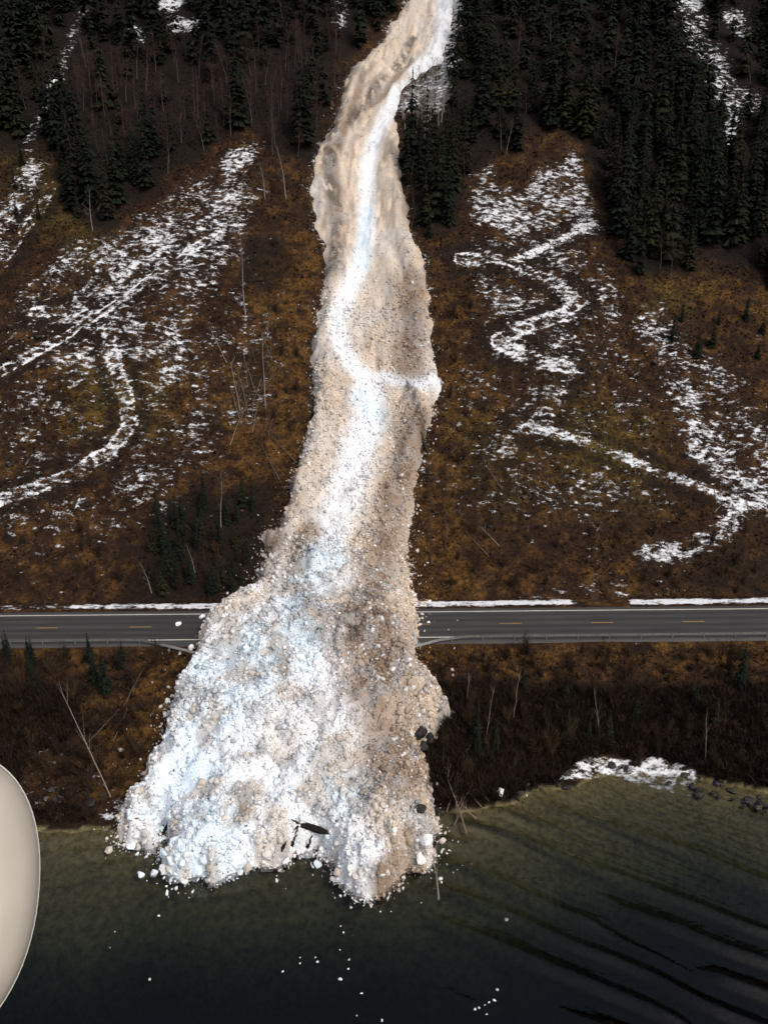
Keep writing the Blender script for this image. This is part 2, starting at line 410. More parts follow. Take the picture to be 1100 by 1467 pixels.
P_ = lambda pts: W(pts)[:, :2]
SNOW_AREAS = [   # photo-pixel outlines laid on the slope, density, soft edge in metres
    ([(-60,300),(0,275),(40,222),(75,232),(82,290),(45,310),(20,380),(-40,420)], 0.52, 3),
    ([(85,420),(110,380),(185,350),(225,305),(285,280),(325,225),(360,195),(372,205),(362,250),(385,295),(350,335),(300,385),(265,430),(180,440),(120,450)], 0.54, 4),
    ([(300,230),(345,190),(372,205),(366,245),(330,290),(290,300)], 0.56, 3),
    ([(-60,430),(60,430),(170,440),(290,440),(300,520),(240,560),(215,640),(130,640),(60,560),(-60,600)], 0.38, 5),
    ([(-20,470),(60,375),(200,305),(330,205),(388,245),(385,330),(300,430),(295,540),(225,650),(150,560),(60,520)], 0.43, 5),
    ([(180,630),(220,650),(215,690),(180,690)], 0.48, 2),
    ([(80,610),(120,615),(120,640),(80,640)], 0.5, 2),
    ([(-60,440),(400,400),(420,600),(300,720),(160,800),(-60,830)], 0.32, 8),
    ([(672,240),(700,232),(740,262),(770,240),(808,212),(838,225),(850,270),(868,320),(855,350),(770,345),(700,340),(660,330)], 0.53, 3),
    ([(650,330),(860,340),(885,400),(900,480),(890,560),(800,560),(720,540),(660,470)], 0.42, 4),
    ([(770,520),(850,520),(830,580),(780,600),(740,600)], 0.45, 3),
    ([(640,460),(900,480),(960,640),(950,760),(800,790),(640,740)], 0.32, 6),
    ([(905,420),(955,425),(1010,470),(1075,540),(1180,640),(1180,760),(1100,735),(1040,710),(1000,655),(968,560),(935,480)], 0.44, 4),
    ([(960,440),(1060,470),(1180,600),(1180,520),(1060,430)], 0.30, 4),
    ([(690,840),(900,815),(1000,840),(960,864),(690,866)], 0.33, 3),
    ([(795,1112),(835,1092),(880,1090),(935,1098),(990,1108),(992,1130),(930,1118),(870,1108),(830,1118)], 0.5, 0.8),
    ([(800,1118),(825,1088),(880,1078),(940,1084),(1000,1100),(1000,1140),(930,1128),(870,1112),(830,1122)], 0.66, 0.5),
    ([(860,1060),(1010,1050),(1060,1110),(880,1095)], 0.30, 2),
    ([(700,1125),(760,1110),(800,1105),(800,1125),(720,1145)], 0.34, 1.5),
    ([(0,1020),(70,1000),(110,1100),(150,1160),(0,1170)], 0.26, 3),
    ([(130,1150),(215,1130),(205,1165),(150,1178)], 0.52, 1.2),
]
SNOW_LINES = [   # photo-pixel polylines, half width in metres, density
    ([(-30,725),(0,717),(60,695),(110,675),(158,648),(186,610),(182,575),(170,540),(158,500),(156,460),(110,445),(50,447)], 1.1, 0.92, True),
    ([(-20,545),(60,500),(120,462),(200,410),(262,368),(312,335)], 0.95, 0.9, True),
    ([(-20,410),(25,345),(58,300),(72,268)], 1.1, 0.62, True),
    ([(110,425),(85,455),(150,475),(200,470)], 1.4, 0.6, False),
    ([(660,372),(735,376),(785,398),(832,432),(800,455),(740,473),(712,490),(760,512),(820,528)], 1.25, 0.95, True),
    ([(850,320),(800,345),(740,372)], 1.0, 0.7, False),
    ([(720,645),(745,612),(785,590),(800,560)], 1.1, 0.5, False),
    ([(745,612),(800,622),(860,642),(940,675),(1010,698),(1045,720),(1110,728)], 0.9, 0.66, False),
    ([(1060,722),(1045,745),(1030,765),(985,785),(925,797)], 1.5, 0.6, False),
    ([(932,470),(962,520),(985,590),(1012,650),(1060,700),(1120,725)], 3.2, 0.55, False),
    ([(118,20),(90,90),(70,150),(45,195),(36,240)], 1.5, 0.42, False),
    ([(240,-30),(245,5)], 3.0, 0.7, False), ([(250,38),(270,38)], 2.4, 0.7, False), ([(190,40),(205,55)], 1.5, 0.6, False),
    ([(985,-20),(990,40),(1000,70)], 3.6, 0.54, False), ([(1050,30),(1062,45)], 3.0, 0.5, False),
    ([(1018,75),(1032,105),(1045,140),(1072,145)], 3.8, 0.52, False),
    ([(1050,170),(1045,205)], 1.5, 0.6, False), ([(480,0),(485,30)], 2.0, 0.5, False),
    ([(625,150),(640,100),(650,50),(655,0)], 2.2, 0.6, False), ([(590,150),(600,130),(628,120)], 3.0, 0.6, False),
]
OCHRE = [([(395,340),(460,330),(460,620),(420,690),(330,720),(300,560)], 0.98, 5), ([(600,350),(660,420),(680,560),(670,720),(700,840),(590,850),(600,700),(640,560)], 1.0, 4),
         ([(760,190),(820,180),(890,320),(900,400),(860,300),(820,205)], 0.9, 4), ([(900,380),(1000,390),(1150,420),(1150,540),(1060,460),(960,430)], 0.85, 5),
         ([(40,490),(330,480),(330,600),(100,640)], 0.55, 6), ([(700,560),(960,600),(940,740),(700,740)], 0.55, 8), ([(-50,640),(260,680),(200,780),(-50,850)], 0.25, 8),
         ([(600,830),(1150,800),(1150,866),(600,866)], 0.55, 4), ([(-60,925),(280,925),(290,950),(-60,952)], 0.85, 2.5), ([(600,918),(1160,915),(1160,955),(620,965)], 0.85, 2.5),
         ([(190,930),(290,935),(225,1130),(140,1130),(170,1000)], 0.85, 3), ([(600,860),(590,940),(650,1020),(700,940)], 0.4, 3)]
OLIVE = [([(120,540),(230,540),(240,620),(110,620)], 0.9, 5), ([(800,560),(930,600),(920,720),(800,700)], 0.8, 8), ([(790,590),(880,580),(880,640),(790,640)], 0.9, 5),
         ([(0,225),(90,220),(150,360),(40,330)], 0.5, 6), ([(930,400),(1020,400),(1000,470),(930,450)], 0.7, 5), ([(680,600),(760,640),(760,740),(690,740)], 0.5, 6)]
FOREST_L = [(-260,215),(0,220),(50,215),(80,230),(95,300),(150,325),(205,285),(275,240),(325,200),(362,182),(385,230),(440,235),(445,205),(465,180),(480,130),(488,100),(530,65),(570,20),(580,-20),(600,-260),(-500,-260)]
FOREST_R = [(664,-260),(660,40),(646,95),(640,150),(590,205),(584,270),(594,325),(640,345),(660,300),(672,235),(740,225),(770,190),(800,178),(840,215),(868,310),(905,400),(960,405),(1010,380),(1100,420),(1400,470),(1700,-260)]
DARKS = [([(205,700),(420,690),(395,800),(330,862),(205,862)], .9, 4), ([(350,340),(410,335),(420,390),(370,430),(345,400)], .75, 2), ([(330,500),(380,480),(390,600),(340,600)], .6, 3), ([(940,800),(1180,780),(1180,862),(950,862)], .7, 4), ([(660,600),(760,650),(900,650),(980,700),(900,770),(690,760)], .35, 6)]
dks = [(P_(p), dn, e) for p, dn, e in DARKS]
f_l = P_(FOREST_L); f_r = P_(FOREST_R)
areas = [(P_(p), dn, e) for p, dn, e in SNOW_AREAS]; lines = [(P_(p), w, dn, r) for p, w, dn, r in SNOW_LINES]
ochs = [(P_(p), dn, e) for p, dn, e in OCHRE]; olvs = [(P_(p), dn, e) for p, dn, e in OLIVE]

BARE_BANK = [(P_([(275,945),(235,1010),(190,1080),(170,1120)]), 26.0), (P_([(600,935),(660,940),(760,930)]), 4.0)]
def masks(x, y):
    snow = np.zeros(x.shape); och = np.full(x.shape, 0.06); olv = np.zeros(x.shape)
    wob = 5.0 * (fbm(x / 4, y / 4, 71, 3) - 0.5) + 6.0 * (fbm(x / 14, y / 14, 72, 2) - 0.5)
    def area(p, e):
        lo = p.min(0) - 12; hi = p.max(0) + 12; m = (x > lo[0]) & (x < hi[0]) & (y > lo[1]) & (y < hi[1])
        r = np.zeros(x.shape)
        if m.any(): r[m] = sstep(-e * 0.8, e * 1.0, sdf(x[m], y[m], p) + wob[m] * min(1, e / 3))
        return r
    fl = area(f_l, 3); fr = area(f_r, 3); soil_shade = np.maximum(fl, fr)
    for p, dn, e in areas: snow = np.maximum(snow, dn * area(p, e))
    snow = snow * (1 - 0.9 * soil_shade)
    trk = np.zeros(x.shape)
    for p, w, dn, rut in lines:
        lo = p.min(0) - 12; hi = p.max(0) + 12; m = (x > lo[0]) & (x < hi[0]) & (y > lo[1]) & (y < hi[1])
        if not m.any(): continue
        d, _ = seg_dist(x[m], y[m], p); d = d + 0.16 * wob[m] * min(1.0, w / 2)
        if rut:
            v = np.exp(-((np.abs(d) - w * 0.75) / (0.32 * w)) ** 2) * (0.72 + 0.5 * (vnoise(x[m] / 2.5, y[m] / 2.5, 79) - .3)); v = np.maximum(v, 0.55 * (d < w))
        else: v = 1 - sstep(0.3 * w, 1.9 * w, np.abs(d))
        snow[m] = np.maximum(snow[m], dn * v)
        if rut or w < 1.4: trk[m] = np.maximum(trk[m], np.exp(-((np.abs(d) - 2.1 * w) / (0.9 * w)) ** 2))   # shadow of the bench cut, painted as a dark band beside the wheel tracks
    for p, dn, e in ochs: och = np.maximum(och, dn * area(p, e))
    for p, dn, e in olvs: olv = np.maximum(olv, dn * area(p, e))
    snow = snow * (1 - .25 * trk * (snow < .6)); soil_shade = np.maximum(soil_shade, .75 * trk)
    for p, dn, e in dks: soil_shade = np.maximum(soil_shade, dn * area(p, e))
    s = y - roadshift(x)
    pxg = x * FPX / 100.0
    gate = np.where((x < -43), 0.45, np.where(x > 4, 0.80 + 0.3 * vnoise(x / 6, y * 0, 77), 0.85))
    gate = gate * (0.72 + .5 * fbm(x / 2.5, y / 1.0, 76, 3)); gate = np.where((x > 26) & (x < 34), 0.3, gate)
    snow = np.maximum(snow, gate * sstep(94.1, 94.5, s) * (1 - sstep(95.6, 96.4, s)))
    sd_ = slide_d(x, y); snow = np.maximum(snow, np.where((sd_ < 0) & (sd_ > -5) & (s > 96), (0.30 + 0.22 * vnoise(x / 3, y / 3, 73)) * np.exp(np.minimum(sd_, 0) / 1.3), 0))
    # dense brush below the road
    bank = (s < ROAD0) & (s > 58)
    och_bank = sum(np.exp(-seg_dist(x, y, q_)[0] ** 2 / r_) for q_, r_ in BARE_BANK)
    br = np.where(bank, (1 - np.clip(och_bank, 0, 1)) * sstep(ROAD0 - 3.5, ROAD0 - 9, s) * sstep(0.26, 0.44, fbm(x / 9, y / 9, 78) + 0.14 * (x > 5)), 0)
    soil_shade = np.maximum(soil_shade, 0.9 * br * (snow < 0.5))
    bed = np.where(h_base(x, y) < WATER + 0.12, 1.0, 0.0)
    return snow, och, olv, soil_shade, bed

ux = axis((-500, -150, 12), (-150, -112, 3), (-112, 112, 0.42), (112, 150, 3), (150, 501, 12))
uy = axis((-400, 10, 20), (10, 46, 1.5), (46, 82, 0.42), (82, 97, 0.6), (97, 240, 0.42), (240, 300, 2), (300, 420, 8))
gx, gy, gF = grid(ux, uy)
gz = h_ground_exact(gx, gy)
sn, och, olv, soil_shade, bed = masks(gx, gy)
me = np_mesh('hillside', np.stack([gx, gy, gz], -1), gF, [M_ground], dict(snow=sn, ochre=och, olive=olv, soil_shade=soil_shade, bed=bed), smooth=True)
hill = link('hillside', me); tag(hill, 'steep brown hillside with patchy snow above and below the road', kind='structure')

# ------------------------------------------------------------------ lake
def wave_h(x, y):
    z = 0.03 * (fbm(x / 1.1, y / 0.8, 61, 2) - 0.5)
    # long ripples that fan out from the slide's foot
    a = math.radians(-27); u = x * math.cos(a) + y * math.sin(a); v = -x * math.sin(a) + y * math.cos(a)
    v = v + 0.012 * (x - 10) ** 2 * 0.12 + 1.2 * (fbm(x / 9, y / 9, 62, 2) - 0.5)
    on = sstep(3, 10, x) * sstep(0.40, 0.55, fbm(u / 14, v / 3.0, 63, 2)) * (1 - sstep(60, 66, y))
    z = z + 0.55 * on * np.exp(1.8 * (np.sin(v * 2 * np.pi / 3.1) - 1))
    z = z + 0.036 * sstep(3, 14, x) * np.sin(v * 2 * np.pi / 0.85 + 4 * fbm(x / 4, y / 4, 64, 2))
    b = math.radians(6); v2 = -x * math.sin(b) + y * math.cos(b) + 2.0 * fbm(x / 8, y / 6, 65, 2)
    z = z + 0.012 * (1 - sstep(-12, 4, x)) * np.sin(v2 * 2 * np.pi / 2.2)
    return z
lx = axis((-500, -60, 20), (-60, 60, 0.28), (60, 501, 20)); ly = axis((-400, 20, 20), (20, 36, 0.6), (36, 74, 0.28), (74, 75, 0.5))
wx, wy, wF = grid(lx, ly)
wz = WATER + wave_h(wx, wy) * (np.abs(wx) < 58) * (wy > 22)
nx, ny = len(lx), len(ly); idx = np.arange(nx * ny).reshape(ny, nx)
border = np.concatenate([idx[0, :], idx[1:, -1], idx[-1, -2::-1], idx[-2:0:-1, 0]])
nb = len(border); base = nx * ny
bx, by = wx[border], wy[border]
V = np.concatenate([np.stack([wx, wy, wz], -1), np.stack([bx, by, np.full(nb, -46.0)], -1), [[0, -150, -46.0]]])
k = np.arange(nb); k2 = (k + 1) % nb
side = np.stack([border[k2], border[k], base + k, base + k2], -1)
me = bpy.data.meshes.new('lake_water')
tri = np.stack([base + k2, base + k, np.full(nb, base + nb)], -1)
me.from_pydata(V.tolist(), [], wF.tolist() + side.tolist() + tri.tolist())
me.materials.append(water_mat()); me.polygons.foreach_set('use_smooth', np.array([True] * len(wF) + [False] * (2 * nb)))
lake = link('lake_water', me); tag(lake, 'dark green lake water with shallow olive edge and long ripples', kind='structure')

# ------------------------------------------------------------------ road
M_road = road_mat(); M_white = paint_mat('white_paint', (0.62, 0.60, 0.56), 0.02); M_yellow = paint_mat('yellow_paint', (0.42, 0.24, 0.05), 0.12)
rx = np.arange(-170, 171, 2.0); rs = np.linspace(ROAD0, ROAD1 + 0.3, 37)
X, S, F = grid(rx, rs); Y = S + roadshift(X)
lane = np.exp(-((S - 86.9) / .35) ** 2) + np.exp(-((S - 88.3) / .35) ** 2) + np.exp(-((S - 90.0) / .35) ** 2) + np.exp(-((S - 91.4) / .35) ** 2)
me = np_mesh('road', np.stack([X, Y, np.full(X.shape, 0.05) - 0.25 * (S < ROAD0 + .05) - 0.25 * (S > ROAD1 + .25)], -1), F, [M_road], dict(lane=np.clip(lane, 0, 1)), smooth=False)
road = link('road', me); tag(road, 'two lane asphalt road buried by the avalanche', kind='structure')
def strip(name, x0, x1, s0, s1, mat, z=0.054):
    n = max(1, int((x1 - x0) / 4)); xs = np.linspace(x0, x1, n + 1)
    X, S, F = grid(xs, np.array([s0, s1])); o = link(name, np_mesh(name, np.stack([X, S + roadshift(X), np.full(X.shape, z)], -1), F, [mat]), road)
    return o
strip('edge_line', -170, 170, 92.35, 92.53, M_white); strip('edge_line', -170, 170, 85.62, 85.80, M_white)
dash0 = None
for i in range(-10, 11):
    xd = 15.15 + 12.05 * i
    if dash0 is None: dash0 = strip('centre_dash', xd, xd + 2.9, 89.0, 89.14, M_yellow); xd0 = xd
    else:
        o = dash0.copy(); col.objects.link(o); o.location = (xd - xd0, roadshift(xd - xd0), 0)

# guard rails along the lake side, dragged out of line by the slide
M_steel = plain_mat('galvanised_steel', (0.16, 0.16, 0.16), (0.26, 0.26, 0.25), 0.55, 0.4, 2.0)
def guard_rail(pts, label):
    root = empty('guard_rail', (pts[0][0], pts[0][1], 0)); ox, oy, oz = root.location
    tag(root, label, 'guard rail', 'guard rails along the road')
    prof = [(0.0, -0.16), (0.07, -0.10), (0.0, -0.02), (0.0, 0.02), (0.07, 0.10), (0.0, 0.16), (-0.02, 0.16), (-0.02, -0.16)]
    P = np.array(pts, float); seg = np.r_[0, np.cumsum(np.linalg.norm(np.diff(P[:, :2], axis=0), axis=1))]
    t = np.arange(0, seg[-1], 0.8); xs = np.interp(t, seg, P[:, 0]); ys = np.interp(t, seg, P[:, 1]); zs = np.interp(t, seg, P[:, 2]); tl = np.interp(t, seg, P[:, 3])
    vs = []; fs = []
    for i in range(len(t)):
        a = min(i + 1, len(t) - 1); b = max(i - 1, 0); tx, ty = xs[a] - xs[b], ys[a] - ys[b]; l = math.hypot(tx, ty); nx_, ny_ = -ty / l, tx / l
        ca, sa = math.cos(tl[i]), math.sin(tl[i])
        for q, z in prof:
            qq, zz = q * ca - z * sa, q * sa + z * ca
            vs.append((xs[i] + nx_ * qq - ox, ys[i] + ny_ * qq - oy, zs[i] + zz - oz))
    n = len(prof)
    for i in range(len(t) - 1):
        for k in range(n): fs.append((i * n + k, i * n + (k + 1) % n, (i + 1) * n + (k + 1) % n, (i + 1) * n + k))
    m = MB(); m.add(vs, fs, (1, 1, 1)); link('rail_beam', m.mesh('rail_beam', M_steel), root)
    post = None
    for i in range(2, len(t), 5):
        if post is None:
            m = MB(); m.box(-.05, .05, -.10, -.03, -1.0, 0.12); post = m.mesh('post', M_steel)
        o = link('post', post, root); o.location = (xs[i] - ox, ys[i] - oy, zs[i] - oz); o.rotation_euler = (tl[i], 0, 0)
rr = lambda x, s, z, t: (x, s + roadshift(x), z, t)
e_l = cast([292], [944], h_ground)[0]; e_r = cast([574], [930], h_ground)[0]
guard_rail([rr(-120, 84.9, .62, 0), rr(-33, 84.9, .62, 0), rr(-30, 84.8, .60, -.1), rr(-27.5, 84.1, .35, -.4), (e_l[0] - 1, e_l[1] + .8, e_l[2] + .35, -.8), (e_l[0] + 3, e_l[1] - 1.5, e_l[2] + .2, -1.0)],
           'steel guard rail beside the avalanche bent down the bank under a round snow block')
guard_rail([(e_r[0] - 3, e_r[1] - 1.0, e_r[2] + .1, -1.0), (e_r[0] + 2, e_r[1] + .3, e_r[2] + .3, -.7), rr(7.0, 84.4, .45, -.3), rr(10.5, 84.9, .62, 0), rr(120, 84.9, .62, 0)],
           'steel guard rail on the brown bank above the snowy stones, bent where the avalanche ends')

# ------------------------------------------------------------------ avalanche body
WH_LINES = [([(640,-120),(640,0),(640,40),(625,85),(600,105)], 3.0), ([(600,115),(568,135),(552,170),(540,195),(528,230),(525,280),(526,330),(516,380),(497,420),(484,455),(486,490),(502,520),(525,545),(540,572)], 1.9),
            ([(530,560),(528,600),(512,640),(500,700),(478,750),(455,790)], 3.0), ([(540,540),(575,545),(605,552),(628,558)], 1.1),
            ([(455,790),(430,840),(400,890),(370,950)], 4.2), ([(300,960),(270,1040),(255,1110)], 4.0), ([(400,880),(440,930),(430,1000)], 4.5), ([(370,930),(330,1000),(300,1060),(275,1140)], 5.0),
            ([(330,1080),(400,1080),(440,1050)], 4.5), ([(400,1140),(500,1200),(530,1240)], 3.0), ([(300,1180),(400,1190)], 3.5)]
BR_LINES = [([(600,590),(585,640),(565,700),(555,760),(535,820),(520,880),(530,930)], 2.2), ([(520,880),(540,950),(560,1010),(575,1070),(560,1110)], 4.0), ([(590,400),(590,460),(585,520)], 2.6),
            ([(475,200),(480,250),(486,310),(480,360)], 0.9), ([(520,105),(510,140),(495,180),(486,210)], 0.8), ([(590,85),(560,120),(530,150),(510,165)], 0.6),
            ([(440,760),(420,830),(450,900)], 1.8), ([(410,700),(390,780)], 1.6), ([(350,1165),(345,1130)], 0.8), ([(545,1270),(560,1255),(590,1230)], 1.0), ([(405,960),(400,930),(395,910)], .9)]
BL_LINES = [([(460,800),(420,870),(380,930),(350,970)], 2.2), ([(350,980),(320,1020),(300,1040)], 2.6), ([(270,1110),(290,1150),(300,1190)], 2.8), ([(260,1060),(275,1100)], 2.4), ([(300,960),(340,940),(380,900)], 2.0), ([(460,1110),(490,1130)], 2.0), ([(435,940),(440,890)], 1.2),
            ([(525,300),(518,380)], .9), ([(515,570),(540,600)], 1.2)]
wh = [(W(p, h_all)[:, :2], w) for p, w in WH_LINES]; brn = [(W(p, h_all)[:, :2], w) for p, w in BR_LINES]; blu = [(W(p, h_all)[:, :2], w) for p, w in BL_LINES]
C_BEIGE = np.array([0.57, 0.478, 0.385]); C_WHITE = np.array([0.83, 0.86, 0.90]); C_BROWN = np.array([0.265, 0.195, 0.145]); C_BLUE = np.array([0.58, 0.75, 0.88]); C_GREY = np.array([0.55, 0.53, 0.51])
C_DARK = np.array([0.105, 0.085, 0.07])
DK_LINES = [([(476,195),(470,235),(474,280),(480,320),(484,355),(473,385)], 1.3), ([(510,92),(500,108),(490,130)], 1.3), ([(592,55),(578,82),(566,98)], .8), ([(552,112),(538,125),(520,150),(500,175)], .9), ([(489,145),(480,185),(463,215)], 1.0), ([(577,235),(583,275),(588,310)], .7), ([(415,705),(398,745)], 1.1), ([(376,790),(372,825)], 1.1), ([(545,860),(520,880),(500,900)], 1.2), ([(583,553),(600,590),(612,640)], .5)]  # dirt streaks; those low on the side wall have its shade painted in
drk = [(W(p, h_all)[:, :2], w) for p, w in DK_LINES]
def slide_color(x, y):
    wob = 2.2 * (fbm(x / 3.5, y / 3.5, 81, 3) - 0.5); n2 = fbm(x / 1.2, y / 1.2, 82, 3); upw = sstep(105, 130, y)
    def near(sets, soft):
        r = np.zeros(x.shape)
        for p, w in sets:
            d, _ = seg_dist(x, y, p); r = np.maximum(r, 1 - sstep(0.25 * w, w * soft, d + wob * min(1, w / 3.0) * (1 - .85 * upw)))
        return r
    fan = 1 - sstep(88, 104, y)
    c = C_BEIGE * (0.85 + 0.35 * n2)[:, None]
    cxl = np.interp(y, CLY, CLX); st = fbm((x - cxl) / 0.9, y / 7.0, 84, 4); up_ = sstep(105, 140, y)
    c = c * (1 + up_ * 0.6 * (st - 0.45))[:, None]
    mud = up_ * sstep(0.56, 0.70, fbm((x - cxl) / 1.4, y / 4.5, 89, 4)); c = c + (np.array([.25, .19, .145]) - c) * (0.55 * mud)[:, None]
    big = fbm(x / 8, y / 8, 83, 3)
    g = sstep(0.45, 0.65, big); c = c + (C_GREY * 1.05 - c) * (0.6 * g)[:, None]
    px = x / np.maximum(y, 1)          # lakeward fan: cleaner towards its white side
    cleanf = fan * sstep(3.0, -4.0, x + 2.5 * wob) * (0.22 + 0.70 * sstep(0.4, 0.62, fbm(x / 4, y / 4, 87, 3)))
    cleanf = np.maximum(cleanf, sstep(70, 64, y) * (0.15 + 0.6 * sstep(0.4, 0.6, fbm(x / 3, y / 3, 88, 3))))
    wv = np.maximum(near(wh, 1.5), cleanf); c = c + (C_WHITE - c) * np.clip(wv, 0, 1)[:, None]
    bv = near(brn, 1.7) * (0.68 + 0.7 * n2); c = c + (C_BROWN - c) * np.clip(bv, 0, 1)[:, None]
    dv = near(drk, 2.1) * sstep(0.30, 0.46, n2); c = c + (C_DARK - c) * (0.9 * dv)[:, None]
    bl = near(blu, 2.6); c = c + (C_BLUE - c) * (0.62 * bl * (.3 + 1.1 * n2))[:, None]
    sp = sstep(0.50, 0.68, fbm(x / 2.6, y / 2.6, 85, 4)) * (0.35 + 0.65 * fan) * 0.6 * (1 - .8 * wv * upw); c = c + (C_BEIGE * 0.85 - c) * sp[:, None]
    gp = sstep(0.52, 0.66, fbm(x / 1.6, y / 1.6, 86, 3)) * (0.35 + .30 * fan) * (1 - .8 * wv * upw); c = c + (np.array([.36, .355, .355]) - c) * gp[:, None]
    return np.clip(c, 0.02, 0.92)

V_ = []; F_ = []; off = 0
sx = np.arange(o0[0] - 1, o1[0] + 1, 0.26); sy = np.concatenate([np.arange(o0[1] - 1, 100, 0.24), np.arange(100, min(o1[1], 262), 0.34)])
X, Y, F = grid(sx, sy); D = slide_d(X, Y)
keep = D > -0.30; fk = keep[F].all(1) | (D[F] > 0.0).any(1); F = F[fk]; used = np.unique(F); remap = np.full(len(X), -1); remap[used] = np.arange(len(used)); F = remap[F]
X, Y, D = X[used], Y[used], D[used]; Z = slide_top(X, Y, D)
me = np_mesh('avalanche_snow', np.stack([X, Y, Z], -1), F, [M_snow], cols=slide_color(X, Y), smooth=True)
slide = link('avalanche_snow', me); tag(slide, 'long tongue of dirty avalanche snow down the gully, over the road and into the lake', 'avalanche')

# ------------------------------------------------------------------ snow chunks
def rand_rot(n):
    q = rng.normal(size=(n, 4)); q /= np.linalg.norm(q, axis=1)[:, None]; w, x, y, z = q.T
    return np.stack([np.stack([1-2*(y*y+z*z), 2*(x*y-z*w), 2*(x*z+y*w)], -1), np.stack([2*(x*y+z*w), 1-2*(x*x+z*z), 2*(y*z-x*w)], -1), np.stack([2*(x*z-y*w), 2*(y*z+x*w), 1-2*(x*x+y*y)], -1)], 1)
t_ = (1 + 5 ** .5) / 2
ICO_V = np.array([(-1,t_,0),(1,t_,0),(-1,-t_,0),(1,-t_,0),(0,-1,t_),(0,1,t_),(0,-1,-t_),(0,1,-t_),(t_,0,-1),(t_,0,1),(-t_,0,-1),(-t_,0,1)]) / (1 + t_ * t_) ** .5
ICO_F = np.array([(0,11,5),(0,5,1),(0,1,7),(0,7,10),(0,10,11),(1,5,9),(5,11,4),(11,10,2),(10,7,6),(7,1,8),(3,9,4),(3,4,2),(3,2,6),(3,6,8),(3,8,9),(4,9,5),(2,4,11),(6,2,10),(8,6,7),(9,8,1)])
def scatter(n, lo, hi):
    x = rng.uniform(lo[0], hi[0], n); y = rng.uniform(lo[1], hi[1], n); d = slide_d(x, y); return x, y, d
x1, y1, d1 = scatter(150000, o0 - 2.5, np.array([o1[0] + 1, 104]))
loose = 0.30 + 0.70 * sstep(0.36, 0.56, fbm(x1 / 4.0, y1 / 4.0, 98, 3))
p = np.where(d1 > 0, 0.86 * np.maximum(loose, d1 < 1.5), np.exp(d1 / 0.35) * 0.8 + (0.10 - 0.085 * (y1 < 66)) * np.exp(d1 / 1.3)); m = rng.random(len(x1)) < p; x1, y1, d1 = x1[m], y1[m], d1[m]
x2, y2, d2 = scatter(260000, np.array([o0[0], 100]), np.array([o1[0] + 1, 235]))
p = np.where(d2 > 0, 0.60, np.exp(d2 / 0.35) * 0.5 + .08 * np.exp(d2 / 1.2)) * (1 - 0.55 * sstep(135, 165, y2)) * (0.4 + 0.6 * sstep(0.36, 0.56, fbm(x2 / 4.0, y2 / 4.0, 98, 3))); m = rng.random(len(x2)) < p; x2, y2, d2 = x2[m], y2[m], d2[m]
cx = np.r_[x1, x2]; cy = np.r_[y1, y2]; cd = np.r_[d1, d2]
fan = 1 - sstep(95, 125, cy); n = len(cx)
clump = 0.65 + 0.8 * fbm(cx / 3.0, cy / 3.0, 95, 3)
midz = (sstep(175, 140, cy) - .55 * sstep(140, 165, cy)) * (1 - fan)
size = (0.060 + 0.028 * midz + 0.034 * fan) * clump * np.clip(rng.pareto(2.8, n) + 0.70, 0, 3.6) * np.where(cd < 0, 0.85, 1.0)
size = np.where((cd < 1.0) & (rng.random(n) < 0.06), size * 1.4, size)
inw = h_ground(cx, cy) < WATER
cz = np.where(cd > 0, slide_top(cx, cy, cd), np.maximum(h_ground(cx, cy), WATER)) + size * rng.uniform(-0.1, 0.4, n)
cc = slide_color(cx, cy)
br_ = np.clip(1.03 + rng.normal(0, 1, n) * (0.21 - 0.12 * sstep(125, 160, cy)), 0.45, 1.4)
white = (rng.random(n) < 0.12)[:, None]; cc = np.where(white, cc * 0.45 + C_WHITE * 0.55, cc)
c_plain = cc.copy(); br_ = br_; dirt = ((rng.random(n) < 0.045 * (1 - .9 * sstep(110, 150, cy))) & (size < .15))[:, None]; cc = np.where(dirt, np.array([0.16, 0.115, 0.085]), cc)
cc = np.clip(cc * br_[:, None], 0.02, 0.93)
# the 300 that show largest become blocks of their own
show = size / np.hypot(cy, np.hypot(cx, CAM_H)) * np.where(cd < 0.3, 1.15, 1.0) * np.where(cd > -3, 1, 0)
order = np.argsort(-show); own = order[:285]; rest = order[285:]
OCT_V = np.array([(1,0,0),(-1,0,0),(0,1,0),(0,-1,0),(0,0,1),(0,0,-1)], float); OCT_F = np.array([(0,2,4),(2,1,4),(1,3,4),(3,0,4),(2,0,5),(1,2,5),(3,1,5),(0,3,5)])
def chunk_geo(ids, BV, BF, lo, hi):
    ns = len(ids); k = len(BV); Rm = rand_rot(ns); jit = rng.uniform(lo, hi, (ns, k, 1)); sc = size[ids][:, None] * rng.uniform(0.5, 1.4, (ns, 3))
    v = BV[None] * jit * sc[:, None, :]; v = np.einsum('nij,nkj->nki', Rm, v) + np.stack([cx, cy, cz], -1)[ids][:, None, :]
    shade = cc[ids][:, None, :] * rng.uniform(0.93, 1.07, (ns, k, 1))
    return v.reshape(-1, 3), (BF[None] + (np.arange(ns) * k)[:, None, None]).reshape(-1, 3), shade.reshape(-1, 3)
big_i = rest[size[rest] > 0.115]; sml_i = rest[size[rest] <= 0.115]
g1 = chunk_geo(big_i, ICO_V, ICO_F, 0.5, 1.3); g2 = chunk_geo(sml_i, OCT_V, OCT_F, 0.55, 1.4)
print('chunks', len(big_i), len(sml_i))
me = np_mesh('snow_rubble', np.concatenate([g1[0], g2[0]]), np.concatenate([g1[1], g2[1] + len(g1[0])]), [M_block], cols=np.clip(np.concatenate([g1[2], g2[2]]), .02, .93))
o = link('snow_rubble', me); tag(o, 'small lumps of snow and ice covering the whole avalanche', kind='stuff')

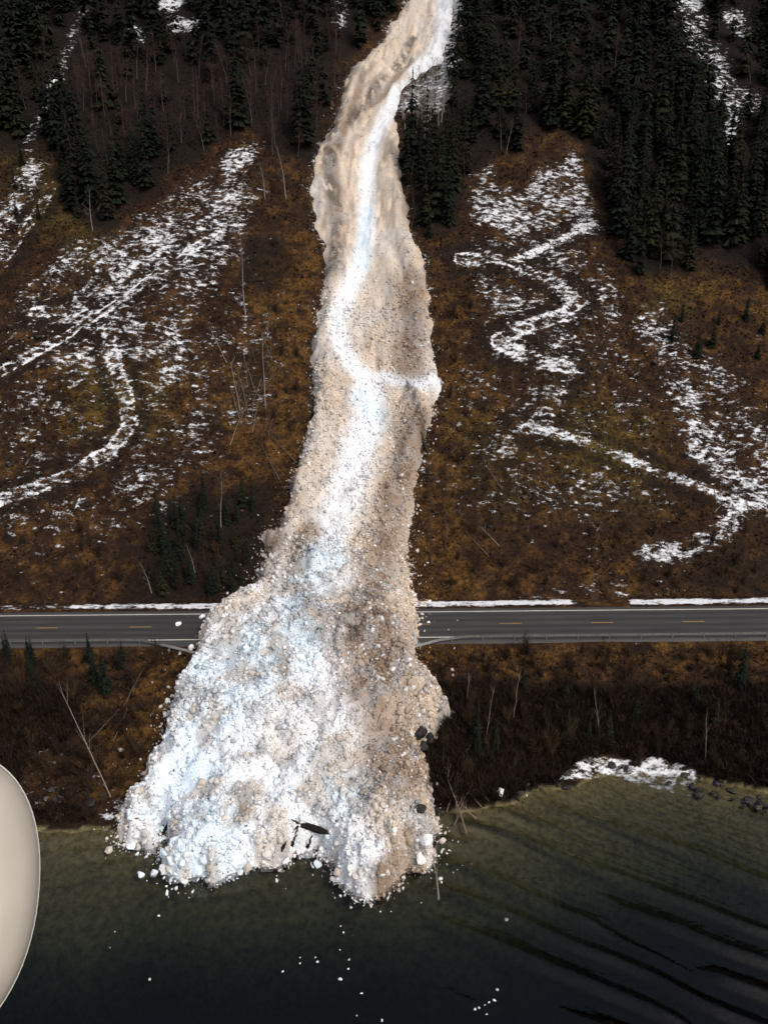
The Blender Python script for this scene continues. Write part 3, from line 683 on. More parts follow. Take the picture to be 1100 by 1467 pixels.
def block_mesh(name, c, seed):
    r = np.random.default_rng(seed)
    import bmesh
    cuts = [(k_ / np.linalg.norm(k_), r.uniform(.5, .85)) for k_ in r.normal(size=(8, 3))]
    bm = bmesh.new(); bmesh.ops.create_icosphere(bm, subdivisions=2, radius=1.0)
    for v in bm.verts:
        q = np.array(v.co)
        for nrm, of in cuts:
            e = max(q @ nrm - of, 0); q = q - e * nrm * .9
        f = 1 + 0.32 * (vnoise(q[0:1] * 1.6 + 9 * seed + q[2] * .9, q[1:2] * 1.6 + q[2] * 1.3, seed)[0] - .5) + 0.10 * r.normal() * .6
        v.co = Vector(q * f)
    me = bpy.data.meshes.new(name); bm.to_mesh(me); bm.free(); me.materials.append(M_block)
    at = me.color_attributes.new('Col', 'FLOAT_COLOR', 'POINT'); c4 = np.ones((len(me.vertices), 4), np.float32); c4[:, :3] = c; at.data.foreach_set('color', c4.ravel())
    return me
B_COLS = {'white': (0.86, 0.87, 0.88), 'pale blue': (0.72, 0.82, 0.89), 'grey': (0.64, 0.62, 0.60), 'beige': (0.58, 0.52, 0.46), 'brown': (0.40, 0.325, 0.26)}
B_MESH = {k: [block_mesh('snow_block', c, 3 * i + j) for j in range(3)] for i, (k, c) in enumerate(B_COLS.items())}
proto = None
def snow_block(x, y, z, s, shade, label, grp):
    global proto
    me = random.choice(B_MESH[shade])
    if proto is None: o = proto = link('snow_block', me)
    else: o = proto.copy(); o.data = me; col.objects.link(o)
    o.location = (x, y, z); o.scale = tuple(s * random.uniform(0.8, 1.2) for _ in range(3)); o.rotation_euler = [random.uniform(0, 6.28) for _ in range(3)]
    tag(o, label, 'snow block', grp); return o
cnames = list(B_COLS); carr = np.array([B_COLS[k] for k in cnames])
for i in own:
    shade = cnames[int(np.argmin(((carr - c_plain[i]) ** 2).sum(1)))]
    x, y = cx[i], cy[i]; s_ = y - roadshift(x)
    if cd[i] < -0.1: where = ('floating against the snow front in the lake' if inw[i] else 'thrown clear on the asphalt' if ROAD0 < s_ < 94 else 'on brown ground just off the avalanche edge')
    elif inw[i]: where = 'on the snow lobe pushed into the lake'
    elif s_ < ROAD0: where = 'on the snow fan between road and lake'
    elif s_ < 97: where = 'on the snow heap burying the road'
    else: where = 'on the avalanche tongue uphill of the road'
    snow_block(x, y, cz[i], size[i], shade, f'{shade} block of snow {where}', f'{shade} snow blocks {where}')
# blocks one can pick out in the photograph
for px, py, s, shade, lab in [(255,896,.45,'white','large round white snow block lying alone on the asphalt lane'), (274,929,.40,'white','round white snow block resting on the bent guard rail'),
        (290,885,.42,'white','white snow block on the asphalt next to the avalanche, behind the lone one'), (603,1232,0.62,'white','big white snow block at the corner of the front lobe by the floating log'),
        (611,1205,0.7,'white','biggest smooth white lump at the corner of the front lobe'), (576,1216,0.6,'beige','big smooth greyish snow lump next to the white corner blocks'),
        (238,1246,.6,'white','white snow block at the outer corner of the broad front lobe'), (265,1265,.42,'white','white snow block floating just off the broad front lobe'), (355,1246,.55,'beige','beige round snow block under the front of the broad lobe'),
        (410,1236,.42,'white','white round block under the notch with the dark stump'), (483,1252,.5,'beige','beige block at the front of the narrow lobe nearest the notch'),
        (157,1219,.38,'beige','beige lump of snow floating alone on green water off the small lobe'), (634,1206,.42,'beige','beige lump of snow in the water beside the dead roots'), (614,893,.28,'white','small white snow block alone on the road lane by the snow edge'),
        (716,1138,.55,'white','white flat snow lump in shallow water at the shore stones')]:
    q = cast([px], [py], h_all)[0]; snow_block(q[0], q[1], q[2] + 0.35 * s, s, shade, lab, 'snow blocks one can pick out')

# ------------------------------------------------------------------ trees
def spruce_meshes(seed, H, R, tiers, per, dark):
    r = random.Random(seed); tr = MB(); tr.tube([(0, 0, -.6), (0.02, 0, H * .5), (0, 0, H * .97)], [0.16 * H / 12, 0.10 * H / 12, 0.02], 5, (0.045, 0.034, 0.027))
    cr = MB(); z0 = 0.06 * H
    for t in range(tiers):
        f = (t + r.uniform(-.7, .7)) / tiers; f = min(max(f, 0), 1); z = z0 + (H - z0) * f
        rad = R * (1 - f) ** 0.8 * r.uniform(.75, 1.12) + 0.12
        n = max(4, int(per * (1 - 0.5 * f))); a0 = r.uniform(0, 6.28)
        for k in range(n):
            a = a0 + 6.283 * k / n + r.uniform(-.25, .25); rr_ = rad * r.uniform(.5, 1.2); dx, dy = math.cos(a), math.sin(a); nx_, ny_ = -dy, dx
            w = rr_ * r.uniform(.15, .27); dr = rr_ * r.uniform(.2, .62); g = r.uniform(.55, 1.25)
            c = (dark[0] * g, dark[1] * g, dark[2] * g)
            P = lambda u, s, dz: (dx * rr_ * u + nx_ * w * s, dy * rr_ * u + ny_ * w * s, z + dz)
            cr.add([P(.05, 0, .10), P(.45, .9, -dr * .45), P(.5, 0, -dr * .18), P(.45, -.9, -dr * .45), P(1, 0.2, -dr), P(.78, 1.0, -dr * 1.05), P(.78, -1.0, -dr * 1.05)],
                   [(0, 1, 2), (0, 2, 3), (2, 1, 5, 4), (2, 4, 6, 3)], c)
    cr.tube([(0, 0, H * .9), (0, 0, H * 1.02)], [.10, .01], 4, dark)
    return tr.mesh('trunk', M_bark), cr.mesh('crown', M_needle)
SPR = [spruce_meshes(i, 12.5 * h, R, int(t * 1.3), 12, dk) for i, (h, R, t, dk) in enumerate([(1.0, 2.1, 20, (.011, .016, .009)), (1.12, 1.9, 22, (.009, .014, .009)), (.9, 2.2, 18, (.015, .018, .009)), (1.05, 1.7, 21, (.012, .014, .010)), (.8, 2.0, 17, (.018, .019, .009)), (1.25, 1.6, 23, (.010, .015, .010)), (.95, 1.5, 17, (.020, .016, .011)), (1.1, 2.4, 21, (.008, .012, .008))])]

def bare_tree_mesh(seed, H, nb, nt, bark, twc, lean=0.05, r0=0.11):
    r = random.Random(seed); tr = MB(); br = MB(); tw = MB()
    pts = [Vector((0, 0, -.5))]; p = Vector((0, 0, 0)); d = Vector((r.uniform(-lean, lean), r.uniform(-lean, lean), 1)).normalized(); n = 7
    for i in range(n + 1): pts.append(p.copy()); d = (d + Vector((r.uniform(-.08, .08), r.uniform(-.08, .08), 0.03))).normalized(); p = p + d * H / n
    tr.tube(pts, [r0 * 1.15] + [r0 * (1 - .9 * i / n) for i in range(n + 1)], 6, bark)
    for b in range(nb):
        f = r.uniform(.28, .98); q = pts[1 + int(f * (n - .01))].lerp(pts[min(2 + int(f * (n - .01)), n + 1)], (f * n) % 1)
        a = r.uniform(0, 6.28); up = r.uniform(.5, 1.3); e = Vector((math.cos(a), math.sin(a), up)).normalized(); Lb = H * .30 * (1.15 - f) * r.uniform(.6, 1.2) + .4
        m1 = q + e * Lb * .5 + Vector((0, 0, .05 * Lb)); m2 = q + e * Lb + Vector((0, 0, .12 * Lb)); rb = r0 * .32 * (1.1 - f * .7)
        br.tube([q, m1, m2], [rb, rb * .6, rb * .2], 3, twc, False)
        for k in range(nt):
            t0 = q.lerp(m2, r.uniform(.2, 1)); dd = Vector((r.uniform(-1, 1), r.uniform(-1, 1), r.uniform(-.1, 1))).normalized(); lt = Lb * r.uniform(.25, .6); s = dd.cross(Vector((0.3, .8, .2))).normalized() * .022
            br.add([t0 - s, t0 + s, t0 + dd * lt], [(0, 1, 2)], twc)
    return tr.mesh('trunk', M_bark), br.mesh('branch_crown', M_twig)
BARE = [bare_tree_mesh(50 + i, h, 34, 7, bk, tc) for i, (h, bk, tc) in enumerate([(9, (.085, .062, .055), (.060, .033, .028)), (8, (.06, .045, .04), (.055, .030, .025)), (10, (.09, .078, .07), (.045, .030, .026))])]
PALE = [bare_tree_mesh(70 + i, h, 14, 4, (.27, .235, .20), (.15, .12, .10), 0.08, .10) for i, h in enumerate([11, 9, 8])]
FROST = [bare_tree_mesh(80 + i, h, 30, 7, (.36, .33, .31), (.40, .37, .35), 0.06, .09) for i, h in enumerate([9, 8])]

_tp = {}
def put_tree(kind, name, meshes, x, y, s, label, cat, grp, lean=None, partn=('trunk', 'crown')):
    z = float(h_ground(np.array([x]), np.array([y]))[0])
    if name not in _tp:
        r = empty(name); a = link(partn[0], meshes[0], r); b = link(partn[1], meshes[1], r); _tp[name] = (r, a, b)
    else:
        r0, a0, b0 = _tp[name]; r = r0.copy(); a = a0.copy(); b = b0.copy()
        for q in (r, a, b): col.objects.link(q)
        a.parent = r; b.parent = r; a.data = meshes[0]; b.data = meshes[1]
    r.location = (x, y, z - .1); r.rotation_euler = (lean[0] if lean else random.uniform(-.03, .03), lean[1] if lean else random.uniform(-.03, .03), random.uniform(0, 6.28) if not lean else 0)
    r.scale = (s * random.uniform(.9, 1.1), s * random.uniform(.9, 1.1), s)
    tag(r, label, cat, grp); return r

def poisson(poly, n, dmin, rej=None):
    lo, hi = poly.min(0), poly.max(0); xs = rng.uniform(lo[0], hi[0], n * 3); ys = rng.uniform(lo[1], hi[1], n * 3)
    m = inside(xs, ys, poly); xs, ys = xs[m], ys[m]
    if rej is not None: m = ~rej(xs, ys); xs, ys = xs[m], ys[m]
    cell = {}; out = []
    for x, y in zip(xs, ys):
        ci, cj = int(x // dmin), int(y // dmin); ok = True
        for i in (-1, 0, 1):
            for j in (-1, 0, 1):
                for (a, b) in cell.get((ci + i, cj + j), ()):
                    if (a - x) ** 2 + (b - y) ** 2 < dmin * dmin: ok = False; break
        if ok: cell.setdefault((ci, cj), []).append((x, y)); out.append((x, y))
        if len(out) >= n: break
    return out
gaps = [(p, w) for p, w, dn, r in lines[10:18]]
def rej(x, y):
    r = slide_d(x, y) > -1.2
    for p, w in gaps: r |= seg_dist(x, y, p)[0] < w + 0.8
    return r | (np.abs(x) > 0.52 * y + 14) | (y > 268)
redzone = P_([(110,70),(330,120),(480,40),(520,70),(470,180),(440,260),(300,260),(150,240),(90,180)])
trees = [(x, y) for x, y in poisson(f_l, 1400, 2.1, rej)] + [(x, y) for x, y in poisson(f_r, 1700, 2.0, rej)]
tx = np.array(trees); red = inside(tx[:, 0], tx[:, 1], redzone); rv = rng.random(len(tx))
is_bare = (red & (rv < .72)) | (~red & (rv < .07))
spx = tx[~is_bare]; bpx = tx[is_bare]
spx = spx[np.argsort(spx[:, 1])]; print('spruces', len(spx), 'bare', len(bpx))
left_side = lambda x, y: x < np.interp(y, CLY, CLX)
def zone(x, y):
    side = 'on the slope side with the winding wheel tracks' if left_side(x, y) else 'on the slope side above the snowy zigzag track'
    return side
for x, y in spx[:270]:
    k = random.randrange(8); sd = left_side(x, y)
    lab = ('dark spruce in the forest above the slope with the long curved wheel tracks' if sd else 'dark spruce in the dense forest above the zigzag snow track')
    put_tree('s', 'spruce_tree', SPR[k], x, y, random.uniform(.55, 1.35), lab, 'spruce', 'spruces in the forest ' + ('above the curved wheel tracks' if sd else 'above the zigzag track'))
# the farther spruces as one mass
def mesh_arrays(me):
    v = np.empty(len(me.vertices) * 3, np.float32); me.vertices.foreach_get('co', v)
    c = np.empty(len(me.vertices) * 4, np.float32); me.color_attributes['Col'].data.foreach_get('color', c)
    me.calc_loop_triangles(); f = np.empty(len(me.loop_triangles) * 3, np.int32); me.loop_triangles.foreach_get('vertices', f)
    return v.reshape(-1, 3), f.reshape(-1, 3), c.reshape(-1, 4)[:, :3]
LOD = [mesh_arrays(spruce_meshes(200 + i, 12.5, R, 14, 9, dk)[1]) for i, (R, dk) in enumerate([(2.1, (.011, .016, .009)), (1.9, (.009, .013, .009)), (1.8, (.014, .017, .009))])]
Vs, Fs, Cs, off = [], [], [], 0
for x, y in spx[270:]:
    v, f, c = random.choice(LOD); s = random.uniform(.55, 1.4); a = random.uniform(0, 6.28); z = float(h_ground(np.array([x]), np.array([y]))[0])
    w = v * s; w = np.stack([w[:, 0] * math.cos(a) - w[:, 1] * math.sin(a) + x, w[:, 0] * math.sin(a) + w[:, 1] * math.cos(a) + y, w[:, 2] + z - .2], -1)
    Vs.append(w); Fs.append(f + off); Cs.append(c); off += len(v)
o = link('spruce_forest', np_mesh('spruce_forest', np.concatenate(Vs), np.concatenate(Fs), [M_needle], cols=np.concatenate(Cs)))
tag(o, 'dense dark spruce forest high on the mountainside', kind='stuff')
for x, y in bpx[np.argsort(bpx[:, 1])][:230]:
    sd = left_side(x, y)
    put_tree('b', 'bare_tree', random.choice(BARE), x, y, random.uniform(.7, 1.1), 'leafless reddish brown tree among the spruces ' + ('above the curved wheel tracks' if sd else 'above the zigzag track'), 'bare tree', 'bare trees among the spruces', partn=('trunk', 'branch_crown'))
for i, (px, py) in enumerate([(580,185),(588,178),(596,190),(604,172),(612,185),(622,165),(632,175),(600,150),(618,145),(634,140),(640,120),(608,200),(577,170),(584,160),(592,168),(610,160),(616,176),(628,180),(636,160),(625,130),(646,100),(650,70),(655,40)]):
    q = W([(px, py)])[0]
    put_tree('f', 'bare_tree', FROST[i % 2], q[0], q[1], random.uniform(.75, 1.0), 'pale frosted bare birch in the white patch beside the upper avalanche', 'birch', 'frosted birches beside the upper avalanche', partn=('trunk', 'branch_crown'))
for px, py in [(500,118),(494,128),(488,150),(483,170),(474,196),(505,108),(463,212),(548,70),(535,78),(585,240),(588,265),(592,300),(590,325)]:
    q = W([(px, py)])[0]
    put_tree('f', 'bare_tree', BARE[random.randrange(3)], q[0], q[1], random.uniform(.35, .6), 'small dark bare tree at the very edge of the upper avalanche', 'bare tree', 'small bare trees at the upper avalanche edge', partn=('trunk', 'branch_crown'))
# single pale trunks on the clearings
for px, py, h, ln, lab in [(133,330,.95,(0,-.02),'pale dead trunk at the forest edge above the clearing, between two snow patches'), (410,285,1.15,(0,-.02),'tall pale trunk at the end of the snowy clearing, beside the upper avalanche'),
        (352,450,1.35,(0,-.12),'slender pale birch leaning over the brown edge of the clearing'), (380,285,.8,(0,.03),'thin pale trunk beside the tall one next to the upper avalanche'), (317,755,.85,(0,-.03),'thin pale birch standing alone above the road, over dark young spruces'),
        (218,850,.55,(0,-.12),'small pale birch just above the road beside the dark spruces'), (280,820,.5,(0,-.1),'small pale stem among the dark young spruces above the road'), (725,220,.6,(0,.02),'pale stem at the forest edge over the zigzag snow track'), (800,275,.7,(0,0),'thin stem standing in the white top of the zigzag clearing')]:
    q = W([(px, py)])[0]; H = [11, 9, 8]
    put_tree('p', 'bare_tree', PALE[random.randrange(3)], q[0], q[1], h, lab, 'birch', 'pale birches standing alone', lean=ln, partn=('trunk', 'branch_crown'))
# scattered young spruces and shrubs
def at(px, py): return W([(px, py)])[0]
yz = [((215,715),(395,855),46,'young dark spruce above the road, close to the avalanche'), ((0,925),(60,1000),6,'dark young spruce below the road at the picture edge by the aircraft'), ((115,945),(185,1010),5,'dark young spruce below the road, in the middle of the brushy bank'),
      ((640,975),(1100,1080),14,'dark young spruce on the shady bank above the snowy shore stones'), ((575,220),(640,340),14,'dark young spruce hugging the upper avalanche edge'), ((960,430),(1100,520),8,'young spruce on the ochre strip under the dense forest'), ((20,235),(160,320),8,'young spruce at the top of the curved track clearing')]
for (x0, y0), (x1_, y1_), n, lab in yz:
    for i in range(n):
        q = at(random.uniform(x0, x1_), random.uniform(y0, y1_))
        if slide_d(q[:1], q[1:2])[0] > -1.0: continue
        put_tree('s', 'spruce_tree', SPR[random.randrange(5)], q[0], q[1], random.uniform(.22, .48), lab, 'spruce', lab.replace('young dark spruce', 'young dark spruces').replace('dark young spruce', 'dark young spruces').replace('young spruce at', 'young spruces at').replace('young spruce on', 'young spruces on'))

def shrub_meshes(seed, c):
    r = random.Random(seed); st = MB(); tw = MB()
    for k in range(16):
        a = r.uniform(0, 6.28); sp = r.uniform(.1, .75); h = r.uniform(1.2, 2.6); b = Vector((r.uniform(-.3, .3), r.uniform(-.3, .3), -.2)); e = Vector((math.cos(a) * sp * h * .6, math.sin(a) * sp * h * .6, h)); m = b.lerp(e, .5) + Vector((0, 0, .15))
        st.tube([b, m, e], [.035, .022, .006], 3, c, False)
        for j in range(11):
            t0 = b.lerp(e, r.uniform(.25, 1)); d = Vector((r.uniform(-1, 1), r.uniform(-1, 1), r.uniform(0, 1.2))).normalized(); s = d.cross(Vector((.3, .8, .2))).normalized() * .02; lt = r.uniform(.3, .8)
            tw.add([t0 - s, t0 + s, t0 + d * lt], [(0, 1, 2)], (c[0] * .85, c[1] * .85, c[2] * .85))
    return st.mesh('stem', M_bark), tw.mesh('twig_crown', M_twig)
SHR = [shrub_meshes(300 + i, c) for i, c in enumerate([(.040, .024, .017), (.052, .033, .022), (.030, .020, .016), (.070, .042, .022)])]
for (x0, y0), (x1_, y1_), n, lab in [((0,935),(230,1140),60,'leafless brown shrub on the bank between the road and the aircraft fairing'), ((620,935),(1100,1110),120,'dark leafless shrub on the shady bank under the guard rail'),
                              ((-10,760),(400,850),45,'brown leafless shrub above the road, on the curved track slope'), ((630,760),(1100,850),35,'brown leafless shrub above the road, on the zigzag track slope'),
                              ((380,240),(455,640),18,'brown leafless shrub along the avalanche edge, on the curved track slope'), ((635,400),(700,760),12,'brown leafless shrub along the avalanche edge, on the zigzag track slope')]:
    for i in range(n):
        q = at(random.uniform(x0, x1_), random.uniform(y0, y1_))
        if slide_d(q[:1], q[1:2])[0] > -.8 or q[2] < WATER + .25 or (ROAD0 - 1.2 < q[1] - roadshift(q[0]) < 95.5): continue
        put_tree('h', 'bare_shrub', SHR[random.randrange(4)], q[0], q[1], random.uniform(.5, 1.25), lab, 'shrub', lab.replace('shrub', 'shrubs', 1), partn=('stem', 'twig_crown'))

# ------------------------------------------------------------------ fallen and leaning trunks
def fallen(name, a, b, r0, c, label, branches=8, sp=0.75, grp=None, seed=0, lift=0.25):
    A = Vector(a); Bv = Vector(b); r = random.Random(seed); m = MB(); root = empty(name, A)
    d = Bv - A; n = 6; pts = [d * (i / n) + Vector((r.uniform(-.06, .06), r.uniform(-.06, .06), lift + r.uniform(0, .08))) * (1 if 0 < i < n else .9) for i in range(n + 1)]
    m.tube(pts, [r0 * (1 - .75 * i / n) for i in range(n + 1)], 6, c); link('trunk', m.mesh('trunk', M_bark), root)
    if branches:
        u = d.normalized()
        for k in range(branches):
            t = r.uniform(.3, 1); q = pts[0].lerp(pts[-1], t); s = u.cross(Vector((r.uniform(-1, 1), r.uniform(-1, 1), r.uniform(.2, 1)))).normalized(); s.z = abs(s.z); e = (u * .8 + s * sp).normalized() * d.length * .22 * r.uniform(.5, 1.2)
            m2 = MB(); m2.tube([q, q + e * .5, q + e + Vector((0, 0, .1))], [r0 * .35, r0 * .22, r0 * .07], 3, c, False)
            link('branch', m2.mesh('branch', M_bark), root)
    tag(root, label, 'fallen tree', grp or 'fallen and dead trunks'); return root
def up(px, py, h=h_all, z=0): q = cast([px], [py], h)[0]; return (q[0], q[1], q[2] + z)
GREY = (.20, .165, .13); DK = (.035, .028, .024); BRN = (.11, .08, .06)
FT = [((325,522),(300,470),.13,GREY,'pale fallen trunk uphill end of the tangle on the brown edge strip'), ((345,592),(330,520),.14,GREY,'grey fallen trunk in the tangle, below the palest one'), ((381,592),(375,480),.15,GREY,'long grey fallen trunk lying straight downhill beside the avalanche'),
      ((330,640),(348,590),.12,GREY,'short grey fallen trunk at the bottom of the tangle'), ((365,560),(345,500),.12,BRN,'brown fallen trunk in the middle of the tangle'), ((400,690),(375,640),.13,BRN,'brown fallen trunk leaning to the avalanche edge below the tangle'), ((425,665),(385,625),.13,BRN,'brown fallen trunk touching the avalanche edge below the tangle'),
      ((375,545),(355,600),.12,BRN,'brown trunk lying across the tangle'), ((390,520),(372,470),.12,BRN,'brown fallen trunk at the top of the tangle'), ((270,545),(235,510),.1,GREY,'thin grey log on the tracked clearing'),
      ((617,812),(613,640),.16,DK,'long dark trunk lying straight downhill beside the avalanche'), ((638,790),(640,640),.15,DK,'dark trunk parallel to the long one, farther from the avalanche'), ((612,650),(582,545),.2,DK,'dark broken tree lying on the avalanche below its pale step'),
      ((700,800),(665,762),.12,BRN,'brown log on the slope just above the road beside the avalanche'), ((715,785),(685,755),.11,GREY,'grey log next to the brown one above the road'), ((770,715),(750,690),.11,BRN,'brown log in the olive patch of the zigzag slope'), ((720,705),(690,660),.11,BRN,'brown log near the dark trunks beside the avalanche'),
      ((985,690),(930,650),.12,DK,'dark log along the lower white track')]
for i, (a, b, r0, c, lab) in enumerate(FT): fallen('fallen_trunk', up(*a), up(*b), r0 * .75, c, lab, 6 if r0 < .16 else 9, seed=i)
for i in range(16):
    px, py = random.uniform(328, 385), random.uniform(475, 630); a = up(px, py); a2 = up(px + random.uniform(-22, 22), py - random.uniform(25, 60))
    fallen('fallen_trunk', a, a2, random.uniform(.05, .09), random.choice([BRN, (.15, .115, .085), (.08, .055, .042)]), 'thin brown broken trunk in the tangle on the brown edge strip', 6, seed=220 + i, grp='thin broken trunks in the tangle')
# dead trees on the bank below the road (standing or leaning, so their tops are lifted)
def lean_tree(base, top, depth, r0, c, lab, nb, seed, sp=.35):
    A = Vector(up(*base, h=h_surf0)); D = ray_dirs(top[0], top[1]); t = (A.y + depth) / D[1]; Bv = Vector((D[0] * t, D[1] * t, D[2] * t + CAM_H))
    fallen('dead_tree', A, Bv, r0, c, lab, nb, sp, seed=seed, lift=0)
lean_tree((160,1142),(90,995),5.0,.075,(.22,.19,.155),'large pale dead tree leaning on the bank above the fairing',10,31)
lean_tree((178,1012),(206,958),2.5,.06,(.12,.10,.08),'slim pale dead stem high on the bank under the road',3,32)
lean_tree((125,1066),(172,1016),2.0,.06,(.12,.10,.08),'grey dead stem leaning beside the large pale dead tree',4,33)
lean_tree((162,1062),(182,1018),2.0,.06,(.12,.10,.08),'grey dead stem crossing the brown bank near the snow fan',3,34)
for i, (b, t, lab) in enumerate([((695,1070),(706,990),'faint grey stem on the dark bank beside the avalanche'), ((668,1010),(672,965),'faint brown stem close to the avalanche below the road'), ((735,1030),(745,960),'brown stem on the dark bank, uphill of the shore'), ((1010,1090),(1012,1020),'dark stem at the end of the snowy shore stones'), ((860,1060),(850,985),'dark stem above the snowy shore stones')]):
    lean_tree(b, t, 1.5, .07, (.15, .11, .09), lab, 7, 40 + i)
# roots and branches washed out at the water's edge beside the lobe
for i, (a, b, r0, c, lab) in enumerate([((668,1196),(630,1085),.10,(.17,.125,.10),'long brown branch hanging from the bank into the lake'), ((655,1175),(650,1120),.08,(.2,.15,.12),'short brown branch in the root tangle by the lobe'), ((690,1160),(640,1100),.08,(.13,.09,.075),'dark brown branch of the root tangle at the water'),
        ((682,1175),(655,1150),.07,(.25,.19,.16),'pale broken stick in the root tangle at the water'), ((650,1185),(672,1130),.07,(.16,.115,.09),'brown branch crossing the root tangle'), ((700,1150),(668,1120),.08,(.11,.08,.065),'dark stick on the shore side of the root tangle'), ((640,1165),(665,1080),.07,(.15,.11,.09),'thin branch beside the lobe at the top of the root tangle'),
        ((629,1292),(617,1196),.10,(.22,.19,.15),'long thin log floating out from the corner of the front lobe')]):
    fallen('driftwood_branch', up(*a), up(*b), r0, c, lab, 7, seed=60 + i, grp='branches and logs at the lake edge', lift=.2)
for i in range(26):      # logging slash on both clearings
    if i % 2: px, py = random.uniform(20, 300), random.uniform(380, 760)
    else: px, py = random.uniform(670, 1080), random.uniform(380, 780)
    q = up(px, py); q2 = (q[0] + random.uniform(-3, 3), q[1] + random.uniform(-1.5, 2.5)); z2 = float(h_surf0(np.array([q2[0]]), np.array([q2[1]]))[0])
    fallen('felled_log', q, (q2[0], q2[1], z2), random.uniform(.07, .12), random.choice([GREY, BRN, DK]), 'thin felled log left on the ' + ('curved wheel track' if i % 2 else 'zigzag track') + ' clearing', 0, seed=100 + i, grp='felled logs on the clearings', lift=.12)

# ------------------------------------------------------------------ dark things caught in the slide
def rock_mesh(seed, c, flat=0.75, sub=3, snowcap=False):
    import bmesh
    bm = bmesh.new(); bmesh.ops.create_icosphere(bm, subdivisions=sub, radius=1.0); P = np.array([v.co for v in bm.verts])
    rr_ = np.random.default_rng(seed); planes = rr_.normal(size=(9, 3)); planes /= np.linalg.norm(planes, axis=1)[:, None]; offs = rr_.uniform(.55, .9, 9)
    for nrm, of in zip(planes, offs):
        dd = P @ nrm; ex = np.maximum(dd - of, 0); P = P - ex[:, None] * nrm * .9
    P = P * (1 + .5 * (vnoise(P[:, 0] * 2.3 + 7 * seed, P[:, 1] * 2.3 + P[:, 2] * 2, seed) - .5) + .22 * (vnoise(P[:, 0] * 6 + 3 * seed, P[:, 1] * 6 + P[:, 2] * 5, seed + 1) - .5))[:, None]; P[:, 2] *= flat
    for v, q in zip(bm.verts, P): v.co = q
    me = bpy.data.meshes.new('boulder'); bm.to_mesh(me); bm.free(); me.materials.append(M_rock)
    at = me.color_attributes.new('Col', 'FLOAT_COLOR', 'POINT'); c4 = np.ones((len(P), 4), np.float32); c4[:, :3] = c
    at.data.foreach_set('color', c4.ravel()); return me
ROCKS = [rock_mesh(400 + i, c, f) for i, (c, f) in enumerate([((.022, .020, .018), .7), ((.035, .030, .025), .6), ((.016, .014, .013), .8), ((.06, .05, .04), .65)])]
def boulder(p, s, k, label, grp, cat='boulder'):
    o = link('boulder', ROCKS[k]); o.location = p; o.scale = (s * random.uniform(.8, 1.3), s * random.uniform(.7, 1.1), s * random.uniform(.7, 1)); o.rotation_euler = (random.uniform(-.2, .2), random.uniform(-.2, .2), random.uniform(0, 6.28)); tag(o, label, cat, grp)
DB = 'dark boulders at the avalanche edge'
for px_, py_, sc_, lb_ in [(601,1052,.95,'black boulder at the avalanche edge over the shore, topmost of its cluster'), (614,1060,.8,'black boulder farthest out of the cluster at the avalanche edge'), (604,1070,.75,'black boulder lowest in the cluster at the avalanche edge')]: boulder(up(px_, py_, z=.25), sc_, 2, lb_, DB)
boulder(up(602, 1160, z=.1), .6, 2, 'black rock half buried in the lobe beside the root tangle', DB); boulder(up(626, 1162, z=.1), .6, 2, 'black rock at the lobe edge next to the half buried one', DB)
for i in range(36):
    px = random.choice([random.uniform(740, 900), random.uniform(980, 1100), random.uniform(740, 1100)]); sh_py = np.interp(px, [640, 720, 760, 830, 870, 980, 1040, 1100], [1160, 1135, 1130, 1113, 1106, 1122, 1135, 1152])
    q = up(px, sh_py + random.uniform(-14, 12), h=h_surf0); boulder((q[0], q[1], q[2] - .05), random.uniform(.2, .55), random.choice([0, 1, 2]), 'dark wet boulder on the shoreline along the white snow patch', 'shore boulders along the snow patch')
for i in range(12):
    px = random.uniform(30, 160); q = up(px, np.interp(px, [0, 70, 160], [1185, 1170, 1150]) + random.uniform(-45, 6), h=h_surf0); boulder((q[0], q[1], q[2] + .05), random.uniform(.25, .6), random.choice([0, 1, 2, 3]), 'dark boulder on the shore between the aircraft fairing and the avalanche', 'shore boulders by the fairing')
for i in range(30):
    s = (random.uniform(300, 370), random.uniform(380, 480)) if i % 3 == 0 else (random.uniform(640, 1050), random.uniform(460, 800)) if i % 3 == 1 else (random.uniform(0, 330), random.uniform(440, 800))
    q = up(*s, h=h_surf0); boulder((q[0], q[1], q[2] + .1), random.uniform(.3, .7), random.choice([0, 1, 3]), 'dark stump sized rock on the clearings above the road', 'rocks on the clearings')

def stump(px, py, s, label):
    r = random.Random(5); root = empty('uprooted_stump', up(px, py, z=.35), 0, s); m = MB()
    m.tube([(-.9, .15, .3), (-.2, .0, .25), (.6, -.15, .05), (1.35, -.35, -.05)], [.30, .24, .27, .08], 7, (.018, .015, .013)); link('trunk', m.mesh('trunk', M_bark), root)
    for k in range(9):
        a = r.uniform(0, 6.28); m = MB(); e = Vector((-.55 * r.uniform(.5, 1), math.cos(a) * .6, math.sin(a) * .5)); q = Vector((-.85, .15, .3))
        m.tube([q, q + e * .6, q + e * 1.1 + Vector((0, 0, r.uniform(-.15, .1)))], [.13, .08, .03], 5, (.018, .015, .013)); link('root', m.mesh('root', M_bark), root)
    tag(root, label, 'stump')
stump(447, 1192, 1.35, 'black uprooted stump over the notch in the avalanche front')
for i, (px, py, ln, lab) in enumerate([(418,1212,1.2,'black broken log standing in the front under the uprooted stump'), (404,1218,.9,'short black log at the snow front beside the notch'), (440,1214,1.2,'black log in the notch right under the uprooted stump'), (236,1190,1.0,'dark piece added as shade between the small and the broad lobe')]):
    q = up(px, py); fallen('log_shade_piece', q, (q[0] + .5, q[1] + .2, q[2] + ln), .22, (.018, .015, .013), lab, 0, seed=130 + i, grp='dark logs in the snow front', lift=0)  # last one is no timber: added dark to stand for the lobes' shadow
